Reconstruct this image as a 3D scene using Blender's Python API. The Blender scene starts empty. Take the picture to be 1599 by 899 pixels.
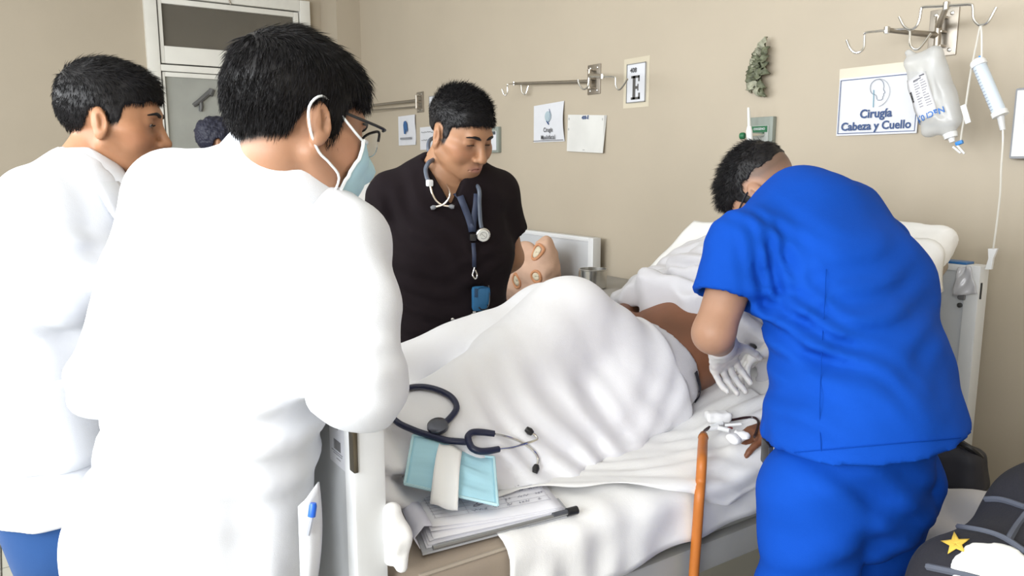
import bpy, bmesh, math, random
import numpy as np
from mathutils import Vector, Matrix

random.seed(7)
rng = np.random.default_rng(7)
SC = bpy.context.scene
COL = SC.collection

# ---------------------------------------------------------------- camera
CAM_Z, PITCH, YAW, FPX = 1.42, math.radians(9.0), math.radians(33.7), 1200.0
cam_data = bpy.data.cameras.new('camera')
cam = bpy.data.objects.new('camera', cam_data)
COL.objects.link(cam)
cam_data.sensor_width = 36.0
cam_data.lens = 36.0 * FPX / 1599.0
cam_data.clip_start = 0.02
cam.location = (0, 0, CAM_Z)
FH = np.array([-math.cos(YAW), math.sin(YAW), 0.0])          # horizontal view direction
RT = np.array([math.sin(YAW), math.cos(YAW), 0.0])           # to the right of the view
ZU = np.array([0.0, 0.0, 1.0])
FW = FH * math.cos(PITCH) - ZU * math.sin(PITCH)
UPV = FH * math.sin(PITCH) + ZU * math.cos(PITCH)
m = Matrix((RT, UPV, -FW)).transposed().to_4x4()
m.translation = cam.location
cam.matrix_world = m
SC.camera = cam

# ---------------------------------------------------------------- world, lights, exposure
W = bpy.data.worlds.new('world')
SC.world = W
W.use_nodes = True
wn = W.node_tree.nodes
bg = wn['Background']
bg.inputs['Color'].default_value = (0.80, 0.88, 1.0, 1)
bg.inputs['Strength'].default_value = 0.8
vs = SC.view_settings
vs.view_transform = 'Standard'
vs.look = 'None'
vs.exposure = 0.0
vs.gamma = 1.0
vs.use_curve_mapping = False
SC.display_settings.display_device = 'sRGB'

def window_light(name, x, z, w, h, power, col=(0.95, 0.98, 1.0)):
    """daylight entering through one of the windows behind the camera"""
    d = bpy.data.lights.new(name, 'AREA')
    d.shape = 'RECTANGLE'; d.size = w; d.size_y = h
    d.energy = power; d.color = col
    o = bpy.data.objects.new(name, d)
    COL.objects.link(o)
    o.location = (x, -2.28, z)
    o.rotation_euler = (math.radians(90), 0, 0)               # faces +Y, into the room
    return o
WIN_X = [-4.6, -2.7, -0.8, 1.1]
WIN_P = [62, 74, 108, 108]
for wx, wp in zip(WIN_X, WIN_P):
    window_light('window_daylight', wx, 2.0, 1.5, 1.3, wp)

# ---------------------------------------------------------------- helpers: pixels, names, labels
CAMP = np.array([0, 0, CAM_Z])
def V(*a): return np.array(a[0] if len(a) == 1 else a, float)
def ray(u, v): return FW + RT * (u - 799.5) / FPX - UPV * (v - 449.5) / FPX
def at(u, v, d): return CAMP + ray(u, v) * d                  # a point seen at (u, v), d metres deep
def on(u, v, axis, val):                                     # a point seen at (u, v) on a plane
    r = ray(u, v); return CAMP + r * ((val - CAMP[axis]) / r[axis])
def unit(a): a = np.asarray(a, float); return a / (np.linalg.norm(a) + 1e-12)

def link(name, me, mat=None, parent=None):
    o = bpy.data.objects.new(name, me)
    COL.objects.link(o)
    if mat is not None:
        me.materials.append(mat)
    if parent is not None:
        o.parent = parent
        o.matrix_parent_inverse = Matrix.Translation(-Vector(parent.location))
    return o
def thing(name, label, cat, loc=(0, 0, 0), group=None):
    o = bpy.data.objects.new(name, None)
    COL.objects.link(o)
    o.location = Vector([float(c) for c in loc]); o.empty_display_size = 0.05
    return tag(o, label, cat, group)
def tag(o, label, cat, group=None):
    o['label'] = label; o['category'] = cat
    if group: o['group'] = group
    return o

# ---------------------------------------------------------------- helpers: mesh building
class MB:
    def __init__(s): s.v = []; s.f = []
    def add(s, v, f):
        b = len(s.v)
        s.v += [tuple(float(c) for c in p) for p in v]
        s.f += [tuple(i + b for i in q) for q in f]
        return s
    def box(s, c, size, R=None, bev=0.0):
        hx, hy, hz = [q / 2 for q in size]
        if bev <= 0:
            v = [(x, y, z) for z in (-hz, hz) for y in (-hy, hy) for x in (-hx, hx)]
            f = [(0, 2, 3, 1), (4, 5, 7, 6), (0, 1, 5, 4), (2, 6, 7, 3), (0, 4, 6, 2), (1, 3, 7, 5)]
        else:
            bm = bmesh.new(); bmesh.ops.create_cube(bm, size=1.0)
            for q in bm.verts: q.co = Vector((q.co.x * 2 * hx, q.co.y * 2 * hy, q.co.z * 2 * hz))
            bmesh.ops.bevel(bm, geom=list(bm.edges), offset=bev, segments=2, affect='EDGES', profile=0.6)
            bm.verts.index_update()
            v = [tuple(q.co) for q in bm.verts]; f = [tuple(q.index for q in p.verts) for p in bm.faces]
            bm.free()
        v = np.array(v)
        if R is not None: v = v @ np.array(R).T
        return s.add(v + np.array(c), f)
    def tube(s, pts, r, n=8, smooth=0, cap=True, flat=None):
        pts = np.array(pts, float)
        rs = np.full(len(pts), r) if np.isscalar(r) else np.array(r, float)
        if smooth:
            pts, rs = catmull(pts, rs, smooth)
        N = len(pts)
        t = np.gradient(pts, axis=0); t /= np.linalg.norm(t, axis=1)[:, None] + 1e-12
        ref = ZU if abs(t[0] @ ZU) < 0.9 else np.array([1.0, 0, 0])
        a = unit(np.cross(t[0], ref)); V_ = []
        for i in range(N):
            a = unit(a - t[i] * (a @ t[i])); b = np.cross(t[i], a)
            for k in range(n):
                th = 2 * math.pi * k / n
                e = a * math.cos(th) + b * math.sin(th)
                if flat is not None:
                    nrm, fl = flat
                    e = e - np.array(nrm) * (e @ np.array(nrm)) * (1 - fl)
                V_.append(pts[i] + e * rs[i])
        F_ = [(i * n + k, i * n + (k + 1) % n, (i + 1) * n + (k + 1) % n, (i + 1) * n + k) for i in range(N - 1) for k in range(n)]
        if cap:
            F_ += [tuple(range(n - 1, -1, -1)), tuple((N - 1) * n + k for k in range(n))]
        return s.add(V_, F_)
    def lathe(s, prof, base, axis=ZU, n=24):
        """prof: (radius, height) pairs along axis from base"""
        axis = unit(axis); ref = np.array([1.0, 0, 0]) if abs(axis[0]) < 0.9 else np.array([0, 1.0, 0])
        a = unit(np.cross(axis, ref)); b = np.cross(axis, a)
        V_ = [np.array(base) + axis * h + (a * math.cos(2 * math.pi * k / n) + b * math.sin(2 * math.pi * k / n)) * max(r, 1e-4) for r, h in prof for k in range(n)]
        F_ = [(i * n + k, i * n + (k + 1) % n, (i + 1) * n + (k + 1) % n, (i + 1) * n + k) for i in range(len(prof) - 1) for k in range(n)]
        F_ += [tuple(range(n - 1, -1, -1)), tuple((len(prof) - 1) * n + k for k in range(n))]
        return s.add(V_, F_)
    def prism(s, poly, o, a, b, th):
        """flat outline poly [(x, y)] in the frame o + x*a + y*b, th thick along a x b"""
        nrm = np.cross(a, b); n = len(poly)
        p0 = [np.array(o) + x * np.array(a) + y * np.array(b) for x, y in poly]
        p1 = [p + nrm * th for p in p0]
        return s.add(p0 + p1, [tuple(range(n - 1, -1, -1)), tuple(range(n, 2 * n))] + [(k, (k + 1) % n, n + (k + 1) % n, n + k) for k in range(n)])
    def grid(s, P, th=0.0):
        """P: (n, m, 3) array of points; th > 0 gives it thickness"""
        n, k = P.shape[:2]
        idx = np.arange(n * k).reshape(n, k)
        q = np.stack([idx[:-1, :-1], idx[1:, :-1], idx[1:, 1:], idx[:-1, 1:]], -1).reshape(-1, 4)
        if th <= 0:
            return s.add(P.reshape(-1, 3), q.tolist())
        du = np.gradient(P, axis=0); dv = np.gradient(P, axis=1)
        N = np.cross(du, dv); N /= np.linalg.norm(N, axis=2)[..., None] + 1e-12
        Q = P - N * th
        v = np.concatenate([P.reshape(-1, 3), Q.reshape(-1, 3)]); o = n * k
        f = q.tolist() + (q[:, ::-1] + o).tolist()
        rim = list(idx[0, :]) + list(idx[1:, -1]) + list(idx[-1, -2::-1]) + list(idx[-2:0:-1, 0])
        f += [(int(rim[i]), int(rim[(i + 1) % len(rim)]), int(rim[(i + 1) % len(rim)]) + o, int(rim[i]) + o) for i in range(len(rim))]
        return s.add(v, f)
    def build(s, name, mat, parent=None, smooth=True, angle=40):
        me = bpy.data.meshes.new(name)
        me.from_pydata(s.v, [], s.f)
        me.update()
        bm = bmesh.new(); bm.from_mesh(me); bmesh.ops.recalc_face_normals(bm, faces=bm.faces); bm.to_mesh(me); bm.free()
        if smooth:
            me.polygons.foreach_set('use_smooth', [True] * len(me.polygons))
            if angle: me.set_sharp_from_angle(angle=math.radians(angle))
        return link(name, me, mat, parent)

def catmull(pts, rs, k):
    P = np.vstack([2 * pts[0] - pts[1], pts, 2 * pts[-1] - pts[-2]])
    Rr = np.concatenate([[rs[0]], rs, [rs[-1]]])
    out, ro = [], []
    for i in range(1, len(P) - 2):
        for j in range(k):
            t = j / k
            out.append(0.5 * (2 * P[i] + (P[i + 1] - P[i - 1]) * t + (2 * P[i - 1] - 5 * P[i] + 4 * P[i + 1] - P[i + 2]) * t * t + (3 * P[i] - P[i - 1] - 3 * P[i + 1] + P[i + 2]) * t ** 3))
            ro.append(Rr[i] * (1 - t) + Rr[i + 1] * t)
    out.append(P[-2]); ro.append(Rr[-2])
    return np.array(out), np.array(ro)

_txt = {}
def text_mesh(body, size, o, a, b, bold=0.0, align='CENTER', space=1.0):
    """lettering as a flat mesh: baseline centre o, reading direction a, up b"""
    key = (body, bold, align, space)
    if key not in _txt:
        c = bpy.data.curves.new('lettering', 'FONT')
        c.body = body; c.size = 1.0; c.align_x = align; c.offset = bold; c.resolution_u = 3; c.space_character = space
        t = bpy.data.objects.new('lettering', c); COL.objects.link(t)
        dg = bpy.context.evaluated_depsgraph_get()
        me = t.evaluated_get(dg).to_mesh()
        vv = np.array([tuple(p.co) for p in me.vertices]); ff = [tuple(p.vertices) for p in me.polygons]
        t.evaluated_get(dg).to_mesh_clear()
        bpy.data.objects.remove(t); bpy.data.curves.remove(c)
        _txt[key] = (vv, ff)
    vv, ff = _txt[key]
    a, b = np.array(a), np.array(b)
    return [np.array(o) + (p[0] * a + p[1] * b) * size for p in vv], ff

# ---------------------------------------------------------------- helpers: materials
MATS = {}
def mat(name, col, rough=0.6, metal=0.0, var=0.06, vscale=6.0, bump=0.0, bscale=200.0, bump2=0.0, b2scale=12.0,
        sheen=0.0, sss=0.0, trans=0.0, alpha=1.0, vcol=False, spec=0.5, coat=0.0, emit=None, wave=0.0):
    if name in MATS: return MATS[name]
    M = bpy.data.materials.new(name); M.use_nodes = True
    nt = M.node_tree; n = nt.nodes; L = nt.links
    b = n['Principled BSDF']
    tc = n.new('ShaderNodeTexCoord')
    no = n.new('ShaderNodeTexNoise'); no.inputs['Scale'].default_value = vscale; no.inputs['Detail'].default_value = 5
    L.new(tc.outputs['Object'], no.inputs['Vector'])
    rp = n.new('ShaderNodeMapRange')
    rp.inputs['From Min'].default_value = 0.3; rp.inputs['From Max'].default_value = 0.7
    rp.inputs['To Min'].default_value = 1 - var; rp.inputs['To Max'].default_value = 1 + var
    L.new(no.outputs['Fac'], rp.inputs['Value'])
    mx = n.new('ShaderNodeVectorMath'); mx.operation = 'SCALE'
    if vcol:
        at_ = n.new('ShaderNodeAttribute'); at_.attribute_name = 'Col'
        L.new(at_.outputs['Color'], mx.inputs[0])
    else:
        mx.inputs[0].default_value = col
    L.new(rp.outputs['Result'], mx.inputs['Scale'])
    L.new(mx.outputs['Vector'], b.inputs['Base Color'])
    b.inputs['Roughness'].default_value = rough; b.inputs['Metallic'].default_value = metal
    b.inputs['Specular IOR Level'].default_value = spec
    b.inputs['Sheen Weight'].default_value = sheen
    b.inputs['Coat Weight'].default_value = coat
    b.inputs['Transmission Weight'].default_value = trans
    b.inputs['Alpha'].default_value = alpha
    if sss:
        b.inputs['Subsurface Weight'].default_value = sss
        b.inputs['Subsurface Radius'].default_value = (1.0, 0.35, 0.2)
        b.inputs['Subsurface Scale'].default_value = 0.006
    if emit:
        b.inputs['Emission Color'].default_value = (*emit[0], 1); b.inputs['Emission Strength'].default_value = emit[1]
    last = None
    for st, sc_, det in ((bump, bscale, 3), (bump2, b2scale, 4)):
        if st <= 0: continue
        t = n.new('ShaderNodeTexNoise'); t.inputs['Scale'].default_value = sc_; t.inputs['Detail'].default_value = det
        L.new(tc.outputs['Object'], t.inputs['Vector'])
        bp = n.new('ShaderNodeBump'); bp.inputs['Strength'].default_value = st; bp.inputs['Distance'].default_value = 0.01 if sc_ < 60 else 0.002
        L.new(t.outputs['Fac'], bp.inputs['Height'])
        if last: L.new(last.outputs['Normal'], bp.inputs['Normal'])
        last = bp
    if last: L.new(last.outputs['Normal'], b.inputs['Normal'])
    MATS[name] = M
    return M
PLASTER = mat('plaster', (0.455, 0.393, 0.305), 0.55, var=0.03, vscale=2.0, bump=0.08, bscale=90, bump2=0.05, b2scale=4)
WHITEPAINT = mat('white_paint', (0.80, 0.79, 0.74), 0.35, var=0.03)
BEDMETAL = mat('bed_white_metal', (0.68, 0.69, 0.70), 0.4, var=0.02)
BEDGREY = mat('bed_grey_panel', (0.50, 0.515, 0.535), 0.45, var=0.03)
STEEL = mat('brushed_steel', (0.40, 0.36, 0.31), 0.42, 1.0, var=0.05, vscale=30)
CHROME = mat('chrome', (0.70, 0.69, 0.66), 0.25, 1.0, var=0.02)
PAPER = mat('paper', (0.66, 0.67, 0.71), 0.5, var=0.02, vscale=20)
PLASTIC = mat('white_plastic', (0.82, 0.83, 0.84), 0.35, var=0.02)
BLACKP = mat('black_plastic', (0.012, 0.012, 0.014), 0.35, var=0.1)
INK = mat('dark_ink', (0.05, 0.05, 0.055), 0.6)
BLUEINK = mat('blue_ink', (0.035, 0.075, 0.20), 0.6)
TAPE = mat('clear_tape', (0.60, 0.54, 0.42), 0.25)
LINEN = mat('white_linen', (0.88, 0.88, 0.92), 0.8, var=0.015, bump=0.25, bscale=500, bump2=0.25, b2scale=9, sheen=0.15)
LINEN2 = mat('white_sheet', (0.87, 0.865, 0.86), 0.8, var=0.015, bump=0.25, bscale=500, bump2=0.3, b2scale=7, sheen=0.15)
GOWN = mat('pale_grey_cloth', (0.62, 0.61, 0.64), 0.8, var=0.03, bump=0.25, bscale=400, bump2=0.3, b2scale=14, sheen=0.15)
COAT = mat('white_coat_cotton', (0.77, 0.79, 0.84), 0.75, var=0.01, bump=0.2, bscale=600, bump2=0.12, b2scale=10, sheen=0.1)
BLUES = mat('royal_blue_cotton', (0.004, 0.066, 0.43), 0.85, spec=0.12, var=0.05, bump=0.25, bscale=600, bump2=0.12, b2scale=14)
BLACKS = mat('black_scrub_cotton', (0.0115, 0.0075, 0.0095), 0.9, spec=0.15, var=0.06, bump=0.25, bscale=600, bump2=0.12, b2scale=14, sheen=0.0)
NAVY = mat('navy_trouser_cotton', (0.022, 0.075, 0.23), 0.8, spec=0.2, var=0.05, bump=0.2, bscale=600, bump2=0.1, b2scale=12, sheen=0.1)
HAIR = mat('black_hair', (0.006, 0.005, 0.006), 0.48, var=0.2, vscale=60, spec=0.3)
SKIN = mat('skin', (0.5, 0.3, 0.2), 0.48, var=0.05, vscale=25, bump=0.06, bscale=350, sss=0.12, vcol=True, spec=0.4)
GLOVE = mat('latex_glove', (0.74, 0.72, 0.70), 0.45, var=0.03, bump2=0.3, b2scale=60, sss=0.1)
VINYL = mat('beige_vinyl', (0.33, 0.27, 0.215), 0.5, var=0.05, bump=0.15, bscale=300)
GREYVINYL = mat('grey_vinyl', (0.32, 0.31, 0.30), 0.45, var=0.04)
DARKGREY = mat('dark_grey', (0.07, 0.075, 0.09), 0.5, var=0.1)
TUBEGREY = mat('slate_rubber_tube', (0.09, 0.11, 0.15), 0.45, var=0.05)
TUBENAVY = mat('navy_rubber_tube', (0.012, 0.016, 0.05), 0.38, var=0.05)

# ---------------------------------------------------------------- helpers: implicit surfaces (bodies, garments, draped cloth)
f32 = np.float32
def smin(a, b, k):
    if k <= 0: return np.minimum(a, b)
    h = np.clip(0.5 + 0.5 * (b - a) / k, 0, 1)
    return b + (a - b) * h - k * h * (1 - h)
def smax(a, b, k): return -smin(-a, -b, k)
def cap(a, b, ra, rb=None):
    a = np.array(a, f32); b = np.array(b, f32); rb = ra if rb is None else rb
    ab = b - a; L2 = float(ab @ ab) + 1e-9
    def f(P):
        q = P - a
        h = np.clip(q @ ab / L2, 0, 1)
        return np.linalg.norm(q - h[:, None] * ab, axis=1) - (ra + (rb - ra) * h)
    return f
def econe(a, b, ra, rb, side):
    """elliptic round cone: ra = (half width along side, half depth)"""
    a = np.array(a, f32); b = np.array(b, f32); ab = b - a; L = float(np.linalg.norm(ab)); w = ab / L
    s = np.array(side, float); s = s - w * (s @ w); s = unit(s); fr = np.cross(w, s)
    s = s.astype(f32); fr = fr.astype(f32); w = w.astype(f32)
    def f(P):
        q = P - a
        t = q @ w; h = np.clip(t / L, 0, 1)
        rs = ra[0] + (rb[0] - ra[0]) * h; rf = ra[1] + (rb[1] - ra[1]) * h
        x = q @ s; y = (q @ fr) * (rs / rf); z = t - h * L
        mn = np.minimum(rs, rf)
        return (np.sqrt(x * x + y * y + z * z * (rs / mn) ** 2) - rs) * (mn / rs)
    return f
def ell(c, r, A=None):
    """ellipsoid, A = rows are its axes"""
    c = np.array(c, f32); r = np.array(r, f32); A_ = None if A is None else np.array(A, f32)
    def f(P):
        q = P - c
        if A_ is not None: q = q @ A_.T
        k0 = np.linalg.norm(q / r, axis=1); k1 = np.linalg.norm(q / (r * r), axis=1) + 1e-6
        return np.where(k0 < 0.05, -float(r.min()), k0 * (k0 - 1) / k1)
    return f
def rbox(c, hs, A, rad):
    c = np.array(c, f32); hs = np.array(hs, f32) - rad; A_ = np.array(A, f32)
    def f(P):
        q = np.abs((P - c) @ A_.T) - hs
        return np.linalg.norm(np.maximum(q, 0), axis=1) + np.minimum(q.max(axis=1), 0) - rad
    return f
def plane(c, n):
    c = np.array(c, f32); n = unit(n).astype(f32)
    return lambda P: (P - c) @ n                              # negative on the side n points away from
class Sd:
    """a list of shapes, each blended in with its own softness"""
    def __init__(s): s.ops = []
    def u(s, f, k=0.02): s.ops.append(('u', f, k)); return s
    def sub(s, f, k=0.01): s.ops.append(('s', f, k)); return s
    def cut(s, f, k=0.004): s.ops.append(('i', f, k)); return s
    def disp(s, g): s.ops.append(('d', g, 0)); return s
    def __call__(s, P):
        d = None
        for o, f, k in s.ops:
            if o == 'd': d = d + f(P); continue
            e = f(P)
            if d is None: d = e
            elif o == 'u': d = smin(d, e, k)
            elif o == 's': d = smax(d, -e, k)
            else: d = smax(d, e, k)
        return d
def noise3(seed, freq, n=7):
    g = np.random.default_rng(seed)
    K = g.normal(size=(n, 3)); K = K / np.linalg.norm(K, axis=1)[:, None] * freq * g.uniform(0.6, 1.6, n)[:, None] * 2 * math.pi
    ph = g.uniform(0, 6.28, n)
    K = K.astype(f32); ph = ph.astype(f32)
    return lambda P: np.sin(P @ K.T + ph).sum(axis=1) / math.sqrt(n)
def folds(c, across, along, lam, amp, la, lc, seed=0, sharp=1.0):
    """cloth folds around c: ridges run along `along`, repeat across `across`, fading over la / lc"""
    c = np.array(c, f32); x = unit(across).astype(f32); y = unit(along).astype(f32)
    nz = noise3(seed + 100, 0.45 / lam / 2.5, 4)
    def g(P):
        q = P - c
        a = q @ x; b = q @ y; w = q - a[:, None] * x - b[:, None] * y
        e = np.exp(-(a / lc) ** 2 - (b / la) ** 2 - (np.linalg.norm(w, axis=1) / max(la, lc)) ** 2)
        s = np.sin(2 * math.pi * a / lam + 1.6 * nz(P) + seed)
        return -amp * e * (np.abs(s) ** 0.8 * np.sign(s) if sharp == 1.0 else 1 - 2 * np.abs(s) ** 0.7)
    return g
def axis_pts(lo, hi, h, zones=()):
    p = [lo]
    while p[-1] < hi:
        s = h
        for a, b, hz in zones:
            if a - h < p[-1] < b: s = min(s, hz)
        p.append(p[-1] + s)
    n = (len(p) - 1) % 4
    for _ in range((4 - n) % 4): p.append(p[-1] + h)
    return np.array(p, f32)
def sdf_mesh(fn, lo, hi, h, zones=()):
    """surface nets over a rectilinear grid; zones = [(lo, hi, step)] boxes of finer steps. Returns verts, quads"""
    ax = [axis_pts(lo[i], hi[i], h, [(z[0][i], z[1][i], z[2]) for z in zones]) for i in range(3)]
    n = [len(a) for a in ax]; nb = [(k - 1) // 4 for k in n]
    c = [(a[0:-1:4] + a[4::4]) / 2 for a in ax]; hd = [(a[4::4] - a[0:-1:4]) / 2 for a in ax]
    G = np.stack(np.meshgrid(*c, indexing='ij'), -1).reshape(-1, 3).astype(f32)
    H = np.sqrt(sum(np.meshgrid(*[q * q for q in hd], indexing='ij'))).reshape(-1)
    D = fn(G)
    act = (np.abs(D) < 1.35 * H + 0.012).reshape(nb)
    sgn = np.where(D < 0, -1.0, 1.0).reshape(nb).astype(f32)
    def up(a):                                                # block values to node values
        r = np.zeros(n, a.dtype)
        b = np.repeat(np.repeat(np.repeat(a, 4, 0), 4, 1), 4, 2)
        r[:-1, :-1, :-1] = b
        r[-1] = r[-2]; r[:, -1] = r[:, -2]; r[:, :, -1] = r[:, :, -2]
        return r
    A = up(act)
    B = A.copy()
    for x in range(3):                                        # nodes on the far faces of active blocks too
        s1 = [slice(None)] * 3; s0 = [slice(None)] * 3; s1[x] = slice(1, None); s0[x] = slice(0, -1)
        B[tuple(s1)] |= A[tuple(s0)]; A = B.copy()
    d = up(sgn)
    I = np.argwhere(B)
    Pn = np.stack([ax[0][I[:, 0]], ax[1][I[:, 1]], ax[2][I[:, 2]]], -1).astype(f32)
    vals = np.concatenate([fn(q) for q in np.array_split(Pn, max(1, len(Pn) // 200000))])
    d[I[:, 0], I[:, 1], I[:, 2]] = vals
    ins = d < 0
    cnt = np.zeros([k - 1 for k in n], np.int8)
    for i in (0, 1):
        for j in (0, 1):
            for k in (0, 1):
                cnt += ins[i:n[0] - 1 + i, j:n[1] - 1 + j, k:n[2] - 1 + k]
    cells = np.argwhere((cnt > 0) & (cnt < 8))
    vid = np.full(cnt.shape, -1, np.int64); vid[cells[:, 0], cells[:, 1], cells[:, 2]] = np.arange(len(cells))
    acc = np.zeros((len(cells), 3)); num = np.zeros(len(cells))
    cor = [(i, j, k) for i in (0, 1) for j in (0, 1) for k in (0, 1)]
    cv = {q: d[cells[:, 0] + q[0], cells[:, 1] + q[1], cells[:, 2] + q[2]] for q in cor}
    cp = {q: np.stack([ax[x][cells[:, x] + q[x]] for x in range(3)], -1) for q in cor}
    for a in cor:
        for x in range(3):
            if a[x]: continue
            b = list(a); b[x] = 1; b = tuple(b)
            va, vb = cv[a], cv[b]; mk = (va < 0) != (vb < 0)
            t = np.where(mk, va / np.where(mk, va - vb, 1), 0)
            acc += np.where(mk[:, None], cp[a] + (cp[b] - cp[a]) * t[:, None], 0); num += mk
    verts = acc / num[:, None]
    quads = []
    for x in range(3):
        y, z = (x + 1) % 3, (x + 2) % 3
        s0 = [slice(None)] * 3; s1 = [slice(None)] * 3; s0[x] = slice(0, -1); s1[x] = slice(1, None)
        E = np.argwhere(ins[tuple(s0)] != ins[tuple(s1)])
        E = E[(E[:, y] > 0) & (E[:, z] > 0) & (E[:, y] < n[y] - 1) & (E[:, z] < n[z] - 1)]
        oy = np.zeros(3, int); oy[y] = 1; oz = np.zeros(3, int); oz[z] = 1
        q = [vid[tuple((E - s).T)] for s in (oy + oz, oz, 0 * oy, oy)]
        Q = np.stack(q, -1)
        fl = ~ins[tuple(E.T)]
        Q[fl] = Q[fl][:, ::-1]
        quads.append(Q)
    quads = np.concatenate(quads)
    quads = quads[(quads >= 0).all(axis=1)]
    return verts, quads
def mesh_obj(name, verts, faces, material, parent=None, col=None):
    me = bpy.data.meshes.new(name)
    nf, k = faces.shape
    me.vertices.add(len(verts)); me.vertices.foreach_set('co', np.asarray(verts, np.float32).ravel())
    me.loops.add(nf * k); me.loops.foreach_set('vertex_index', np.asarray(faces, np.int32).ravel())
    me.polygons.add(nf); me.polygons.foreach_set('loop_start', np.arange(0, nf * k, k, dtype=np.int32))
    me.polygons.foreach_set('use_smooth', np.ones(nf, bool))
    me.update(calc_edges=True); me.validate()
    if col is not None:
        ca = me.attributes.new('Col', 'FLOAT_COLOR', 'POINT')
        ca.data.foreach_set('color', np.concatenate([col, np.ones((len(col), 1))], 1).astype(np.float32).ravel())
    return link(name, me, material, parent)
def sdf_obj(name, fn, lo, hi, h, material, parent=None, zones=(), col=None):
    v, q = sdf_mesh(fn, lo, hi, h, zones)
    return mesh_obj(name, v, q, material, parent, None if col is None else col(v))

# ================================================================ the room
XL, XR, YF, YB, ZC = -6.74, 2.3, -2.4, 2.7, 3.1
def structure(name, mb, m, **k):
    o = mb.build(name, m, **k); o['kind'] = 'structure'; return o
FLOORM = mat('floor_tile', (0.40, 0.39, 0.34), 0.35, var=0.05, vscale=3)
GROUT = mat('floor_grout', (0.25, 0.24, 0.21), 0.7)
structure('floor', MB().box(((XL + XR) / 2, (YF + YB) / 2, -0.06), (XR - XL + 0.4, YB - YF + 0.4, 0.1)), GROUT, smooth=False)
flo = bpy.data.objects['floor']
tile_me = None
# square floor tiles, only where the photo could show floor
for i in range(18):
    for j in range(10):
        x0, y0 = XL + 0.2 + i * 0.4, -1.1 + j * 0.4
        if y0 > 2.52: continue
        if tile_me is None:
            t = MB().box((0, 0, 0), (0.394, 0.394, 0.012)).build('tile', FLOORM, flo, smooth=False); tile_me = t.data
        else:
            t = bpy.data.objects.new('tile', tile_me); COL.objects.link(t); t.parent = flo
        t.location = (x0, y0, -0.006)
structure('wall_back', MB().box(((XL + XR) / 2, YB + 0.06, ZC / 2), (XR - XL + 0.24, 0.12, ZC)), PLASTER, smooth=False)
structure('wall_right', MB().box((XR + 0.06, (YF + YB) / 2, ZC / 2), (0.12, YB - YF, ZC)), PLASTER, smooth=False)
structure('ceiling', MB().box(((XL + XR) / 2, (YF + YB) / 2, ZC + 0.06), (XR - XL + 0.24, YB - YF + 0.24, 0.12)), WHITEPAINT, smooth=False)
# left wall with the doorway, and the pilaster in the far corner
DY0, DY1, DZ = on(222, 0, 0, XL)[1], on(480, 4, 0, XL)[1], on(480, 4, 0, XL)[2]
w = MB()
w.box((XL - 0.06, (YF + DY0) / 2, ZC / 2), (0.12, DY0 - YF, ZC))
w.box((XL - 0.06, (DY1 + YB) / 2, ZC / 2), (0.12, YB - DY1, ZC))
w.box((XL - 0.06, (DY0 + DY1) / 2, (DZ + ZC) / 2), (0.12, DY1 - DY0, ZC - DZ))
structure('wall_left', w, PLASTER, smooth=False)
py = on(528, 100, 0, -6.37)[1]
structure('trim_1', MB().box(((XL - 6.37) / 2, (py + YB) / 2, ZC / 2), (XL * -1 - 6.37, YB - py, ZC)), PLASTER, smooth=False)
structure('baseboard_left', MB().box((XL + 0.008, (YF + DY0) / 2, 0.05), (0.016, DY0 - YF, 0.1)), mat('baseboard', (0.3, 0.29, 0.26), 0.5), smooth=False)
structure('baseboard_back', MB().box((-2.0, YB - 0.008, 0.05), (8.6, 0.016, 0.1)), mat('baseboard', (0.3, 0.29, 0.26), 0.5), smooth=False)
# window wall behind the camera
w = MB(); xs = [XL]
for wx in WIN_X: xs += [wx - 0.8, wx + 0.8]
xs.append(XR)
for a, b in zip(xs[0::2], xs[1::2]): w.box(((a + b) / 2, YF - 0.06, ZC / 2), (b - a, 0.12, ZC))
for wx in WIN_X:
    w.box((wx, YF - 0.06, 0.65), (1.6, 0.12, 1.3)); w.box((wx, YF - 0.06, (2.7 + ZC) / 2), (1.6, 0.12, ZC - 2.7))
structure('wall_front', w, PLASTER, smooth=False)
for i, wx in enumerate(WIN_X):
    w = MB()
    for s in (-1, 1): w.box((wx + s * 0.775, YF - 0.06, 2.0), (0.05, 0.08, 1.4)); w.box((wx, YF - 0.06, 2.0 + s * 0.675), (1.6, 0.08, 0.05))
    w.box((wx, YF - 0.06, 2.0), (0.04, 0.07, 1.4))
    structure('window_%d' % (i + 1), w, WHITEPAINT, smooth=False)
# corridor behind the door
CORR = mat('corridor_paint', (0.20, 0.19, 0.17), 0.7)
w = MB()
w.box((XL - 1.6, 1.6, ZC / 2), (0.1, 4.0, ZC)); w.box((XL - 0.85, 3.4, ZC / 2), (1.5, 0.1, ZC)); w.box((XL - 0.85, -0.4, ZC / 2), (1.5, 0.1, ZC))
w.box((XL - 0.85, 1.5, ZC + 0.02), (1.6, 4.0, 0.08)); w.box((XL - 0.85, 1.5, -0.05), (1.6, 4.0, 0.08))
structure('wall_corridor', w, CORR, smooth=False)

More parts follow.
